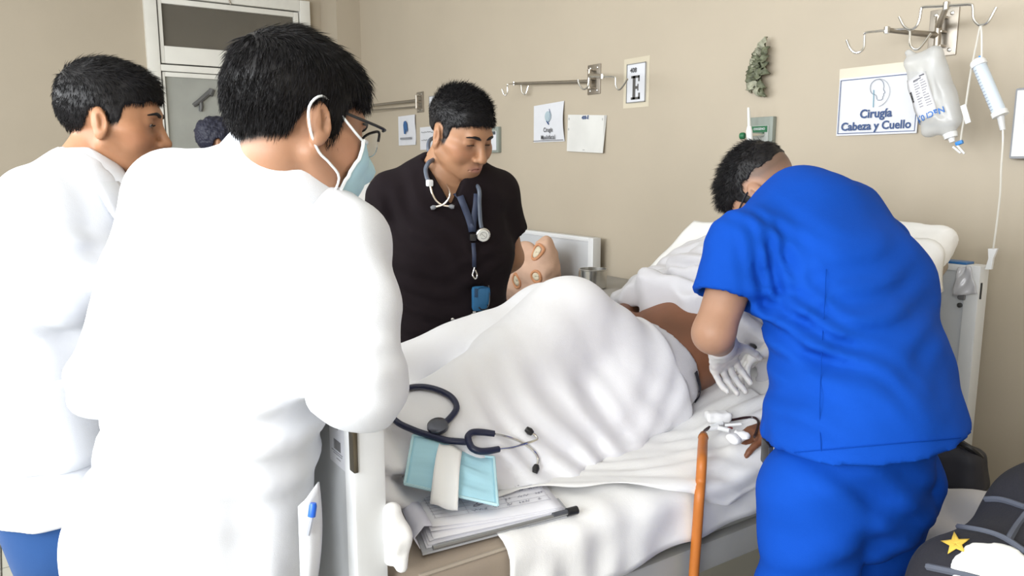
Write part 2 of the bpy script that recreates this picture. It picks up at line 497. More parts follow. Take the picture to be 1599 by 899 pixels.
# ---------------------------------------------------------------- the glazed door with its transom
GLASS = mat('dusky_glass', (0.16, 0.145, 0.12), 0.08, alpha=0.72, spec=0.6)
FROST = mat('frosted_glass', (0.42, 0.43, 0.40), 0.25, alpha=0.85, spec=0.5)
def yz(u, v): p = on(u, v, 0, XL); return p[1], p[2]
door = thing('door_1', 'white painted door with a transom pane in the left wall', 'door', (XL, (DY0 + DY1) / 2, 0)); door['kind'] = 'structure'
del door['category']; del door['label']
X0 = XL + 0.01
def bar(y0, y1, z0, z1, t=0.10, x=X0): return ((x, (y0 + y1) / 2, (z0 + z1) / 2), (t, abs(y1 - y0), abs(z1 - z0)))
w = MB(); w.box(*bar(DY0, DY0 + 0.09, 0, DZ), bev=0.006); w.box(*bar(DY1 - 0.09, DY1, 0, DZ), bev=0.006); w.box(*bar(DY0 + 0.09, DY1 - 0.09, DZ - 0.09, DZ), bev=0.006)
zt = yz(228, 100)[1]; zb = yz(240, 118)[1]
w.box(*bar(DY0 + 0.09, DY1 - 0.09, zb + 0.035, zt), bev=0.006)
w.build('frame', WHITEPAINT, door)
ty0, ty1 = DY0 + 0.1, DY1 - 0.1
gy0, gt = yz(250, 6); gy1 = yz(456, 30)[0]; gb = yz(250, 72)[1]
w = MB()
for b in ((ty0, gy0, zt + 0.012, DZ - 0.1), (gy1, ty1, zt + 0.012, DZ - 0.1), (gy0, gy1, gt, DZ - 0.1), (gy0, gy1, zt + 0.012, gb)): w.box(*bar(*b, t=0.06, x=X0 + 0.005), bev=0.004)
w.build('transom_sash', WHITEPAINT, door)
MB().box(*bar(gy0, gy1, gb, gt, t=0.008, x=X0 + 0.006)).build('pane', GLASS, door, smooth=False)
MB().tube([(X0 + 0.05, yz(352, 0)[0], yz(352, 0)[1] + 0.06), (X0 + 0.06, yz(352, 0)[0], yz(352, 0)[1] + 0.02), (X0 + 0.055, yz(357, 9)[0], yz(357, 9)[1])], 0.006, smooth=4).build('latch', STEEL, door)
ly0, lt = yz(256, 120); ly1 = ty1 - 0.12
w = MB()
for b in ((ty0, ly0, 0.02, zb + 0.03), (ly1, ty1, 0.02, zb + 0.03), (ly0, ly1, lt, zb + 0.03), (ly0, ly1, 0.02, 0.9)): w.box(*bar(*b, t=0.06, x=X0 + 0.005), bev=0.004)
w.build('leaf', WHITEPAINT, door)
ym = yz(347, 150)[0]
MB().box(*bar(ly0, ly1, 0.9, lt, t=0.008, x=X0 + 0.004)).build('pane', FROST, door, smooth=False)
MB().box(*bar(ym - 0.012, ym + 0.012, 0.9, lt, t=0.02, x=X0 - 0.02)).build('pane_line', mat('grey_line', (0.3, 0.3, 0.28), 0.5), door, smooth=False)  # thin grey upright strip set behind the lower pane
p = lambda u, v: V(X0 + 0.02, *yz(u, v))
o = thing('ornament', 'small grey forked hook stuck on the glass of the white door', 'ornament', p(314, 156))
mgrey = mat('ornament_grey', (0.11, 0.11, 0.11), 0.5)
MB().tube([p(301, 165), p(313, 156), p(329, 142)], [0.016, 0.02, 0.022], smooth=4).build('shaft', mgrey, o)
MB().tube([p(311, 156), p(313, 166), p(312, 174)], [0.014, 0.018, 0.014], smooth=4).build('prong', mgrey, o)
MB().tube([p(326, 149), p(330, 140)], 0.024).build('tip', mgrey, o)

# ---------------------------------------------------------------- things on the back wall
AX, UZ, NW = V(1, 0, 0), V(0, 0, 1), V(0, -1, 0)
def wall(u, v, off=0.0): return on(u, v, 1, YB - off)
def sheet_quad(mb, corners, th=0.0016, n=10, curl=None):
    """a paper with corners tl, tr, br, bl and a bend curl(s, t) towards the room"""
    tl, tr, br, bl = [np.array(c) for c in corners]
    S, T = np.meshgrid(np.linspace(0, 1, n), np.linspace(0, 1, n), indexing='ij')
    P = tl * ((1 - S) * (1 - T))[..., None] + tr * (S * (1 - T))[..., None] + br * (S * T)[..., None] + bl * ((1 - S) * T)[..., None]
    if curl: P = P + NW * curl(S, T)[..., None]
    mb.grid(P, th)
def strokes(mb, pts, r=0.0012):
    mb.tube(pts, r, n=5)
def frame_lines(mb, c, wdt=0.002, y=None):
    for i in range(4):
        a, b = np.array(c[i]), np.array(c[(i + 1) % 4])
        d = unit(b - a); mb.box((a + b) / 2, (np.linalg.norm(b - a) + wdt, 0.0012, wdt), R=np.stack([d, NW * -1, np.cross(d, -NW)], 1))
def letter_part(body, size, o, parent, m, bold=0.02, a=AX, b=UZ, space=1.0, name='lettering'):
    v, f = text_mesh(body, size, o, a, b, bold, space=space)
    return MB().add(v, f).build(name, m, parent, smooth=False)

# bed letter card E
def letter_card(name, label, c, big, num='408'):
    tl, tr, br, bl = c
    t = thing(name, label, 'sign', (np.array(tl) + br) / 2)
    mb = MB(); sheet_quad(mb, c, 0.004, 2); mb.build('card', PAPER, t, smooth=False)
    mb = MB(); frame_lines(mb, [p + NW * 0.0062 for p in c], 0.004); mb.build('border', mat('grey_border', (0.22, 0.22, 0.21), 0.6), t, smooth=False)
    wdt = np.linalg.norm(tr - tl); h = np.linalg.norm(bl - tl); mid = (np.array(tl) + tr) / 2
    letter_part(num, h * 0.17, np.array(tl) + AX * wdt * 0.36 - UZ * h * 0.22 + NW * 0.007, t, INK, 0.02)
    s = h * 0.62; o_ = mid - UZ * h * 0.93 + NW * 0.0055 - AX * s * 0.30
    bars = {'E': [(0, 0, .56, .10), (0, .90, .52, 1), (.10, 0, .27, 1), (.27, .44, .40, .56), (.40, .36, .46, .64), (.46, 0, .56, .27), (.44, .75, .52, 1)],
            'F': [(0, 0, .40, .10), (0, .90, .54, 1), (.10, 0, .27, 1), (.27, .44, .40, .56), (.40, .36, .46, .64), (.46, .73, .54, 1)]}[big]
    mb = MB()
    for x0, y0, x1, y1 in bars: mb.prism([(x0 * s, y0 * s), (x1 * s, y0 * s), (x1 * s, y1 * s), (x0 * s, y1 * s)], o_, AX, UZ, -0.0018)
    mb.build('letter', mat('letter_grey', (0.09, 0.085, 0.08), 0.6), t, smooth=False)
    return t
def card_c(u0, v0, u1, v1, off=0.002):
    a, b = wall(u0, v0, off), wall(u1, v1, off)
    return [V(a[0], a[1], a[2]), V(b[0], a[1], a[2]), V(b[0], a[1], b[2]), V(a[0], a[1], b[2])]
c = card_c(980.5, 101.5, 1008, 158)
letter_card('bed_letter_sign', 'white card with 408 above a large dark letter E on the back wall', c, 'E')
c2 = card_c(671, 151, 690, 193)
letter_card('bed_letter_sign', 'narrow letter card half hidden behind the hair of the man in black', c2, 'F')
mb = MB(); p0, p1 = wall(975, 93), wall(1013, 166)
o = mb.box(((p0[0] + p1[0]) / 2, YB - 0.0006, (p0[2] + p1[2]) / 2), (p1[0] - p0[0], 0.001, p0[2] - p1[2])).build('tape_mark', TAPE, smooth=False); tag(o, 'rectangle of old yellowed tape around the letter E card', 'tape')

# Cirugia Cabeza y Cuello
def profile_line(mb, o, s, r):
    head = [(.05, -.55), (.04, -.30), (-.02, -.12), (-.22, -.02), (-.30, .18), (-.26, .40), (-.08, .53), (.12, .52), (.26, .40), (.31, .22), (.30, .10), (.38, -.03), (.32, -.07), (.33, -.15), (.29, -.20), (.29, -.28), (.22, -.33), (.06, -.32)]
    mb.tube([o + AX * x * s + UZ * y * s for x, y in head[1:]], r, n=5, smooth=3)
def cab_sign():
    tl, tr, br, bl = wall(1312, 121.5, .003), wall(1437, 112, .003), wall(1432.5, 208.5, .003), wall(1306, 211.5, .003)
    z0, z1 = (tl[2] + tr[2]) / 2, (bl[2] + br[2]) / 2
    c = [V(tl[0], tl[1], z0), V(br[0], tl[1], z0), V(br[0], tl[1], z1), V(tl[0], tl[1], z1)]
    t = thing('notice', 'white notice reading Cirugía Cabeza y Cuello with head outline, behind the hanging bag', 'sign', (c[0] + c[2]) / 2)
    mb = MB(); sheet_quad(mb, c, .002, 8, lambda S, T: 0.004 * S * T); mb.build('paper_sheet', PAPER, t)
    ins = [c[0] + AX * .008 - UZ * .008, c[1] - AX * .008 - UZ * .008, c[2] - AX * .008 + UZ * .008, c[3] + AX * .008 + UZ * .008]
    mb = MB(); frame_lines(mb, [p + NW * .006 for p in ins], .0022); mb.build('border', BLUEINK, t, smooth=False)
    mid = (c[3] + c[2]) / 2 + NW * .007
    w = c[1][0] - c[0][0]
    letter_part('Cirugía', .043, mid + UZ * .062, t, BLUEINK, .028)
    letter_part('Cabeza y Cuello', .041, mid + UZ * .019, t, BLUEINK, .028)
    o_ = mid + UZ * .150 - AX * .002
    mb = MB(); profile_line(mb, o_, .085, .0009); mb.build('head_outline', mat('slate_ink', (.12, .16, .22), .6), t)
    mb = MB(); mb.tube([o_ + AX * (.05 * math.sin(a)) + UZ * (.05 * math.cos(a) - .002) for a in np.linspace(0.1, 2.9, 16)], .0008, n=5)
    mb.build('arc', mat('grey_ink', (.35, .38, .42), .6), t)
    mb = MB(); mb.tube([o_ - AX * .012 + UZ * .01, o_ - AX * .010 - UZ * .02, o_ - AX * .009 - UZ * .052], .0013, n=5, smooth=4); mb.build('throat_line', mat('teal_ink', (.06, .30, .42), .6), t)
    mb = MB(); mb.box(((c[0][0] + c[1][0]) / 2, YB - .0007, z0 + .016), (w + .01, .001, .04)); mb.build('tape', TAPE, t, smooth=False)
cab_sign()

# Cirugia Maxilofacial, a curled print
def max_sign():
    tl, tr, br, bl = wall(834, 165, .004), wall(881, 161, .004), wall(882, 221, .004), wall(834, 222, .004)
    z0, z1 = (tl[2] + tr[2]) / 2, (bl[2] + br[2]) / 2
    c = [V(tl[0], tl[1], z0), V(tr[0], tl[1], z0 + .01), V(br[0], tl[1], z1), V(tl[0], tl[1], z1)]
    t = thing('notice', 'curled white print reading Cirugía Maxilofacial under the long hook rail', 'sign', (c[0] + c[2]) / 2)
    mb = MB(); sheet_quad(mb, c, .0016, 12, lambda S, T: 0.012 * S ** 2 * np.sin(T * 3.14)); mb.build('paper_sheet', PAPER, t)
    mid = (c[3] + c[2]) / 2 + NW * .009; h = z0 - z1
    a = unit(V(1, -.03, 0))
    letter_part('Cirugía', .036, mid + UZ * h * .27, t, INK, .012, a=a * V(.9, 1, 1))
    letter_part('Maxilofacial', .036, mid + UZ * h * .07, t, INK, .012, a=a * V(.86, 1, 1))
    mb = MB(); mb.lathe([(.001, 0), (.030, .0008)], mid + UZ * h * .68, NW, 20)
    o = mb.build('face_emblem', mat('pale_teal_ink', (.36, .45, .50), .6), t); o.data.transform(Matrix.Identity(4))
    mb = MB(); mb.tube([mid + UZ * h * .88 + AX * .012, mid + UZ * h * .72 + AX * .02, mid + UZ * h * .52 + AX * .008], .0016, n=5, smooth=4); mb.tube([mid + UZ * h * .56 - AX * .012, mid + UZ * h * .5, mid + UZ * h * .47 + AX * .008], .004, n=5, smooth=4); mb.build('emblem_lines', BLUEINK, t)
    mb = MB(); mb.box((*(mid + UZ * .013 + NW * .001)[:2], z1 + .008), (tr[0] - tl[0], .001, .003)); mb.build('border', INK, t, smooth=False)
max_sign()
# blank stack of papers headed 408-E
def blank_papers():
    c = [wall(889, 179, .003), wall(946, 180, .003), wall(943, 239, .003), wall(887, 236, .003)]
    t = thing('paper_pad', 'blank white pad of papers headed in blue ink, taped beside the curled print', 'paper', (c[0] + c[2]) / 2)
    PADP = mat('pad_paper', (.66, .655, .63), .6)
    for k in range(3):
        mb = MB(); sheet_quad(mb, [p + AX * .004 * k * (1 if i in (1, 2) else 0) + NW * .004 * (2 - k) for i, p in enumerate(c)], .0012, 8, lambda S, T, k=k: (.004 + .005 * k) * S ** 2 * T); mb.build('paper_sheet', PADP, t)
    mid = (c[0] + c[1]) / 2 + NW * .013 - UZ * .022
    letter_part('408-E', .026, mid, t, BLUEINK, .03)
    mb = MB()
    for q in ((c[0] * .88 + c[3] * .12), (c[0] * .6 + c[3] * .4), (c[1] * .9 + c[2] * .1)): mb.box(q + NW * .012 + AX * (.012 if q[0] < mid[0] else -.012) , (.003, .001, .012))
    mb.box((c[2] + c[3]) / 2 + NW * .014 + UZ * .012, (.016, .001, .003))
    o_ = mb.build('pen_marks', mat('faint_ink', (.35, .35, .36), .6), t, smooth=False); o_['kind'] = 'stuff'
blank_papers()
# far notices
def far_notice(u0, v0, u1, v1, label, kind):
    c = card_c(u0, v0, u1, v1, .003)
    t = thing('notice', label, 'sign', (c[0] + c[2]) / 2)
    mb = MB(); sheet_quad(mb, c, .0016, 10, lambda S, T: .008 * np.sin(3 * T + S) ** 2 * S); mb.build('paper_sheet', PAPER, t)
    mid = (c[2] + c[3]) / 2 + NW * .016; h = c[0][2] - c[3][2]
    if kind == 'face':
        mb = MB(); mb.prism([(-.02, -.05), (.0, -.05), (.004, -.01), (.02, -.04), (.03, -.02), (.022, .03), (.005, .05), (-.02, .045), (-.03, .02)], mid + UZ * h * .6, AX * 1.2, UZ, -.001); mb.build('face_emblem', mat('emblem_blue', (.03, .11, .28), .6), t, smooth=False)
        mb = MB(); mb.box(mid + UZ * h * .23, (.19, .001, .016)); mb.build('print_band', mat('band_grey', (.25, .26, .28), .6), t, smooth=False)
    else:
        g = np.random.default_rng(3)
        mb = MB()
        for zz in (.76, .42):
            x = -.09
            while x < .09:
                l = g.uniform(.012, .03); mb.tube([mid + AX * x + UZ * h * (zz + g.uniform(-.03, .05)), mid + AX * (x + l * .6) + UZ * h * (zz + g.uniform(-.03, .05)), mid + AX * (x + l * .9) + UZ * h * zz], .0022, n=4, smooth=2); x += l + .006
        o_ = mb.build('handwriting', mat('band_grey', (.25, .26, .28), .6), t); o_['kind'] = 'stuff'
far_notice(622, 182, 650, 226, 'small white print with a blue face emblem below the far rail bracket', 'face')
far_notice(656, 199, 684, 233, 'white handwritten paper just left of the ear of the man in black', 'hand')

# ---------------------------------------------------------------- swivelling drip hooks
def bracket(t, p, w, h):
    mb = MB(); mb.box(p + NW * .003, (w, .006, h), bev=.0028); mb.build('plate', STEEL, t)
    for sx in (-.28, .28):
        for sz in (-.38, .38):
            MB().lathe([(.007, 0), (.007, .003), (.003, .005)], p + AX * sx * w + UZ * sz * h + NW * .006, NW, 10).build('screw', CHROME, t)
    mb = MB(); mb.tube([p + NW * .035 + UZ * h * .32, p + NW * .035 - UZ * h * .32], .011, 12)
    for sz in (-.3, 0, .3): mb.box(p + NW * .02 + UZ * h * sz, (.03, .04, .008), bev=.002)
    mb.build('hinge', STEEL, t)
def hook_bar(t, joint, left, right, r=.0042):
    """bar with a hook bent down at both ends; left / right list points from the joint outward"""
    MB().tube([*left[::-1], joint, *right], r, 8, smooth=5).build('hook_bar', CHROME, t)
    MB().lathe([(.006, -.012), (.010, -.01), (.010, .01), (.006, .012)], joint, ZU, 12).build('joint', CHROME, t)
def yplane(pts, y): return [on(u, v, 1, y) for u, v in pts]
# the near one
P = wall(1473.5, 51)
t = thing('drip_hook', 'steel two armed drip hook at top right holding the drip bag', 'hook', P, 'swivelling drip hooks on the back wall')
bracket(t, P, .096, .155)
j2 = on(1478, 9, 1, 2.40)
MB().tube([P + NW * .035 + UZ * .02, j2 - UZ * .004], [.011, .008], 10).build('arm', STEEL, t)
hook_bar(t, j2, yplane([(1462, 10), (1442, 11), (1438.5, 15), (1436, 30), (1431, 41), (1422, 46), (1412, 41), (1404, 26)], 2.40),
         yplane([(1495, 8), (1515, 7), (1519, 11), (1520, 28), (1526, 37), (1532, 39), (1543, 34), (1556, 11)], 2.40))
j1 = on(1385, 47, 1, 2.53)
MB().tube([P + NW * .035 - UZ * .012, j1], [.011, .008], 10).build('arm', STEEL, t)
hook_bar(t, j1, [on(u, v, 1, y) for u, v, y in [(1368, 49, 2.51), (1352, 51, 2.49), (1350, 56, 2.49), (1349, 74, 2.49), (1343, 81, 2.48), (1335, 82, 2.475), (1328, 76, 2.47), (1322, 62, 2.46)]],
         [on(u, v, 1, y) for u, v, y in [(1400, 46, 2.55), (1418, 45, 2.565), (1421, 49, 2.565), (1421, 66, 2.565), (1424, 74, 2.57), (1430, 77, 2.575), (1438, 73, 2.58), (1454, 52, 2.60)]])
# the middle one
P = wall(928.5, 124)
t = thing('drip_hook', 'empty steel drip hook with a long arm folded along the wall left of letter E', 'hook', P, 'swivelling drip hooks on the back wall')
bracket(t, P, .105, .155)
j2 = on(941, 119.5, 1, 2.40)
MB().tube([P + NW * .035 + UZ * .02, j2], [.010, .008], 10).build('arm', STEEL, t)
hook_bar(t, j2, yplane([(930, 119.5), (921, 120), (919.5, 124), (918.5, 134), (914, 139), (909, 138), (904, 130), (903, 124)], 2.40),
         yplane([(950, 119.5), (960, 120), (961.5, 124), (962, 134), (965, 139.5), (969, 139), (974, 133), (980, 123)], 2.40))
j1 = on(803, 130.5, 1, 2.64)
MB().tube([P + NW * .035 - UZ * .012, j1], [.010, .008], 10).build('arm', STEEL, t)
hook_bar(t, j1, [on(u, v, 1, y) for u, v, y in [(798, 131, 2.60), (793, 131.5, 2.56), (792.5, 135, 2.56), (792.5, 144, 2.56), (790, 148.5, 2.55), (787, 147, 2.545), (784, 139, 2.54)]],
         [on(u, v, 1, y) for u, v, y in [(808, 130, 2.645), (813, 129.5, 2.65), (814, 134, 2.65), (815, 143, 2.65), (818, 147, 2.655), (821, 146, 2.66), (825, 134, 2.67)]])
# the far one, its arm swung to the left
P = wall(657, 159.5)
t = thing('drip_hook', 'far steel drip hook whose arm runs left behind the masked man', 'hook', P, 'swivelling drip hooks on the back wall')
bracket(t, P, .11, .15)
je = on(562, 166.5, 1, 2.60)
MB().tube([P + NW * .035 + UZ * .01, je], [.012, .009], 10).build('arm', STEEL, t)
MB().tube([P + NW * .035 - UZ * .035, je - UZ * .035], [.006, .006], 8).build('arm', STEEL, t)

# ---------------------------------------------------------------- oxygen outlets, palm ornament, box at the right edge
OX = mat('outlet_grey_green', (.25, .28, .25), .4); GREEN = mat('label_green', (.012, .13, .05), .5)
def outlet(u0, v0, u1, v1, label, meter):
    a, b = wall(u0, v0), wall(u1, v1); w, h = b[0] - a[0], a[2] - b[2]; c = (a + b) / 2
    t = thing('gas_outlet', label, 'outlet', c)
    MB().box(c + NW * .012, (w, .024, h), bev=.004).build('plate', OX, t)
    MB().box(c + NW * .025 - UZ * h * .04 + AX * w * .02, (w * .66, .004, h * .74), bev=.0015).build('panel', PAPER if not meter else mat('outlet_panel', (.40, .42, .40), .4), t)
    MB().box(c + NW * .028 + UZ * h * .26, (w * .62, .004, h * .12)).build('label_strip', GREEN if meter else mat('dark_strip', (.06, .07, .08), .5), t, smooth=False)
    if meter: letter_part('OXIGENO', h * .06, c + NW * .0305 + UZ * h * .245, t, PAPER, .02)
    return t
outlet(1175, 184, 1209, 262, 'grey green oxygen outlet with green label above the bent blue nurse', True)
outlet(764, 199, 783, 238, 'small grey green outlet half hidden beside the face of the man in black', False)
y = 2.60
t = thing('flowmeter', 'white tube oxygen flowmeter with green knob plugged into the outlet', 'flowmeter', on(1170, 212, 1, y))
MB().tube([on(1169, 168, 1, y), on(1170, 198, 1, y)], [.006, .008], 10).build('tube', mat('clear_tube', (.75, .77, .74), .2, alpha=.8), t)
MB().tube([on(1170, 197, 1, y), on(1170, 204, 1, y), on(1171, 220, 1, y), on(1172, 236, 1, y)], [.008, .013, .012, .008], 12).build('body', PLASTIC, t)
MB().tube([on(1170, 211, 1, y), on(1194, 209.5, 1, YB - .02)], .009, 10).build('inlet', CHROME, t)
MB().lathe([(.012, 0), (.014, .004), (.014, .016), (.012, .02)], on(1163, 212, 1, y), V(-1, -.3, 0), 14).build('knob', GREEN, t)

def palm():
    g = np.random.default_rng(11)
    t = thing('palm_ornament', 'dried green palm leaf ornament hanging on the wall above the oxygen outlet', 'ornament', wall(1187, 105))
    LEAF = mat('dried_leaf', (.115, .125, .075), .6, var=.4, vscale=40); LEAF2 = mat('dried_leaf_pale', (.30, .30, .22), .6, var=.4, vscale=40)
    spine = [wall(u, v, .02) for u, v in ((1195, 66), (1192, 85), (1188, 105), (1186, 120), (1190, 136), (1193, 147))]
    MB().tube(spine, [.003, .006, .007, .007, .006, .003], 6, smooth=4).build('stem', LEAF, t)
    spec = []
    for u, v, a, l in ((1195, 74, 80, .06), (1189, 82, 150, .04), (1197, 84, 60, .045), (1186, 90, 165, .045), (1195, 95, 40, .04), (1184, 98, 190, .05), (1193, 103, 20, .045), (1182, 106, 200, .055), (1195, 110, -30, .045),
                       (1181, 115, 170, .06), (1190, 117, 220, .05), (1178, 126, 150, .065), (1183, 132, 200, .075), (1190, 128, -50, .05), (1187, 138, -80, .05), (1193, 141, -60, .045), (1180, 134, 240, .045), (1188, 95, 260, .05), (1191, 110, 250, .05)):
        o = wall(u, v, .022); d = AX * math.cos(math.radians(a)) + UZ * math.sin(math.radians(a)); s = np.cross(d, NW)
        P_ = np.zeros((7, 5, 3))
        for i, q in enumerate(np.linspace(0, 1, 7)):
            wd = .017 * math.sin(math.pi * min(1, q * .9 + .08)) ** .7
            for j, e in enumerate(np.linspace(-1, 1, 5)):
                P_[i, j] = o + d * l * (q - .3) + s * wd * e + NW * (.022 * math.sin(3 * q) + .010 * abs(e) - .004 + .006 * g.normal())
        mb = MB(); mb.grid(P_, .0015); mb.build('leaf', LEAF2 if g.random() < .3 else LEAF, t, angle=0)
palm()
c = card_c(1590, 138, 1640, 248, .02)
t = thing('wall_box', 'white framed panel cut by the right edge of the picture', 'panel', (c[0] + c[2]) / 2)
MB().box((c[0] + c[2]) / 2, (c[1][0] - c[0][0], .04, c[0][2] - c[3][2]), bev=.008).build('casing', mat('box_grey', (.32, .33, .36), .4), t)
MB().box((c[0] + c[2]) / 2 + NW * .02, (c[1][0] - c[0][0] - .016, .006, c[0][2] - c[3][2] - .016), bev=.002).build('face', PLASTIC, t)
# ================================================================ hospital beds
FRAMEGREY = mat('bed_frame_grey', (.42, .42, .40), .45)
RUBBER = mat('caster_rubber', (.03, .03, .03), .6)
BLUEPL = mat('blue_plastic', (.03, .14, .36), .4)
def hospital_bed(label, x0, x1, yf, yh, zf, zh, zdeck):
    """x0 = near side, x1 = far side"""
    xm = (x0 + x1) / 2; w = x0 - x1
    t = thing('hospital_bed', label, 'bed', (xm, (yf + yh) / 2, 0), 'hospital beds with boards at head and foot')
    def board(name, y, ztop, zbot):
        b = MB().box((xm, y, (ztop + zbot) / 2), (w - .05, .040, ztop - zbot - .03), bev=.004).build(name, BEDGREY, t)
        for x in (x0 - .022, x1 + .022):
            MB().box((x, y, (ztop + zbot) / 2), (.044, .056, ztop - zbot), bev=.006).build('end_post', BEDMETAL, b)
        MB().box((xm, y, ztop - .012), (w - .088, .05, .024), bev=.006).build('top_rail', BEDMETAL, b)
        MB().box((xm, y, zbot + .015), (w - .088, .05, .03), bev=.006).build('bottom_rail', BEDMETAL, b)
        return b
    fb = board('footboard', yf, zf, zdeck - .09); hb = board('headboard', yh, zh, zdeck - .065)
    MB().box((xm, (yf + yh) / 2, zdeck - .05), (w - .06, yh - yf - .08, .05), bev=.006).build('deck', FRAMEGREY, t)
    for x in (x0 - .012, x1 + .012): MB().box((x, (yf + yh) / 2, zdeck - .07), (.03, yh - yf - .1, .07), bev=.006).build('side_rail', FRAMEGREY, t)
    for x in (x0 - .07, x1 + .07):
        for y in (yf + .06, yh - .02):
            l = MB().box((x, y, (zdeck + .06) / 2), (.045, .045, zdeck - .16), bev=.006).build('leg', BEDMETAL, t)
            MB().lathe([(.03, -.012), (.05, -.012), (.05, .012), (.03, .012)], (x, y, .05), AX, 16).build('caster', RUBBER, l)
    return t, fb, hb
X0, X1 = -1.13, -1.98
bed, fb, hb = hospital_bed('white metal bed with the patient on it, its barcoded footboard beside the masked doctor', X0, X1, .473, 2.485, 1.012, 1.122, .60)
# fittings of the near boards
MB().box((X0 - .006, .4475, .965), (.020, .008, .075), bev=.002).build('latch', mat('latch_bronze', (.12, .10, .07), .35, .8), fb)
MB().box((X0 - .022, .473, 1.014), (.04, .05, .006), bev=.002).build('post_cap', BLUEPL, fb)
MB().box((X0 - .10, 2.485, 1.124), (.11, .05, .008), bev=.002).build('post_cap', BLUEPL, hb)
MB().box((X0 - .046, 2.455, 1.06), (.020, .012, .095), bev=.004).build('strap', mat('strap_grey', (.16, .16, .17), .5), hb)
for z in (1.02, .995): MB().lathe([(.008, 0), (.008, .004), (.003, .006)], (X0 - .05, 2.456, z), NW, 10).build('screw', mat('screw_dark', (.05, .05, .05), .4), hb)
MB().box((X0 + .001, 2.468, 1.045), (.004, .006, .05)).build('slot', BLACKP, hb, smooth=False)
# barcode sticker on the outer face of the footboard
yl = .4515
def fbp(u, v): return on(u, v, 1, yl)
sc_ = fbp(527, 690)
mb = MB(); mb.box((sc_[0], yl, sc_[2]), (.075, .0008, .085)); st = mb.build('label', mat('sticker_white', (.66, .67, .72), .45), fb, smooth=False)
mb = MB(); g = np.random.default_rng(5); x = -.014
while x < .014:
    wd = g.choice([.0008, .0016, .0024]); mb.box((sc_[0] + x, yl - .0008, sc_[2] - .006), (wd, .0006, .018)); x += wd + g.choice([.0009, .0016])
b_ = mb.build('barcode', mat('barcode_ink', (.16, .16, .17), .6), st, smooth=False); b_['kind'] = 'stuff'
mb = MB()
for k, (z, l) in enumerate(((.030, .03), (.024, .022), (-.019, .05), (-.023, .04), (-.030, .018))): mb.box((sc_[0] + .003 * k - .008, yl - .0008, sc_[2] + z), (l, .0006, .0016))
b_ = mb.build('fine_print', mat('print_grey', (.30, .30, .33), .6), st, smooth=False); b_['kind'] = 'stuff'
bed2, _, _ = hospital_bed('white metal bed with grey headboard behind the peach cloth bag and the man in black', -3.13, -4.03, .60, 2.63, .95, 1.045, .50)
bed3, _, _ = hospital_bed('farthest white bed with its raised white backrest, left of the man in black', -5.0, -5.86, .70, 2.60, .98, 1.10, .52)

def mattress(name, label, x0, x1, prof, th, m, parent=None):
    """prof: (y, z of the top) along the bed, th = thickness; a soft rounded slab that follows the raised backrest"""
    pr = np.array(prof, float); pts, _ = catmull(pr, np.zeros(len(pr)), 8)
    tg = np.gradient(pts, axis=0); tg /= np.linalg.norm(tg, axis=1)[:, None]
    nr = np.stack([-tg[:, 1], tg[:, 0]], 1)
    r = .035; hw = (x0 - x1) / 2; xm = (x0 + x1) / 2
    sec = []
    for cx, cz, a0 in ((hw - r, -r, 90), (hw - r, -th + r, 0), (-hw + r, -th + r, -90), (-hw + r, -r, -180)):
        for a in np.linspace(a0, a0 - 90, 6): sec.append((cx + r * math.cos(math.radians(a)), cz + r * math.sin(math.radians(a))))
    n = len(sec); V_ = []
    ends = [0] + list(range(len(pts))) + [len(pts) - 1]
    for q, i in enumerate(ends):
        sc = .86 if q in (0, len(ends) - 1) else 1.0
        for x, z in sec:
            zz = (z + th / 2) * sc - th / 2; xx = x * (1 - (1 - sc) * .25)
            V_.append((xm + xx, pts[i][0] + nr[i][0] * zz + (0 if sc == 1 else tg[i][0] * (-.015 if q == 0 else .015)), pts[i][1] + nr[i][1] * zz))
    mb = MB(); N = len(ends)
    mb.add(V_, [(i * n + k, i * n + (k + 1) % n, (i + 1) * n + (k + 1) % n, (i + 1) * n + k) for i in range(N - 1) for k in range(n)] + [tuple(range(n)), tuple((N - 1) * n + k for k in range(n))[::-1]])
    o = mb.build(name, m, parent)
    if label: tag(o, label, 'mattress')
    return o, pts, nr
# ---- the patient's mattress, head end raised
ZM = .722
PROF = [(.53, ZM), (.9, ZM), (1.3, ZM + .004), (1.5, ZM + .05), (1.7, .855), (1.95, 1.035), (2.20, 1.215)]
mt, MP, MN = mattress('mattress', 'beige vinyl mattress under the white sheet, bare at its foot end', X0 + .005, X1, PROF, .125, VINYL)
for z in (ZM - .012, ZM - .108):
    MB().tube([(X0 - .002 if z > ZM - .05 else X0 - .002, y, z) for y in np.linspace(.56, 1.3, 8)], .0045, 6).build('piping', mat('piping_beige', (.40, .34, .28), .5), mt)
MB().box((-1.555, 1.88, .80), (.7, .78, .02), R=np.array([[1, 0, 0], [0, .81, -.585], [0, .585, .81]])).build('backrest_frame', FRAMEGREY, bed)

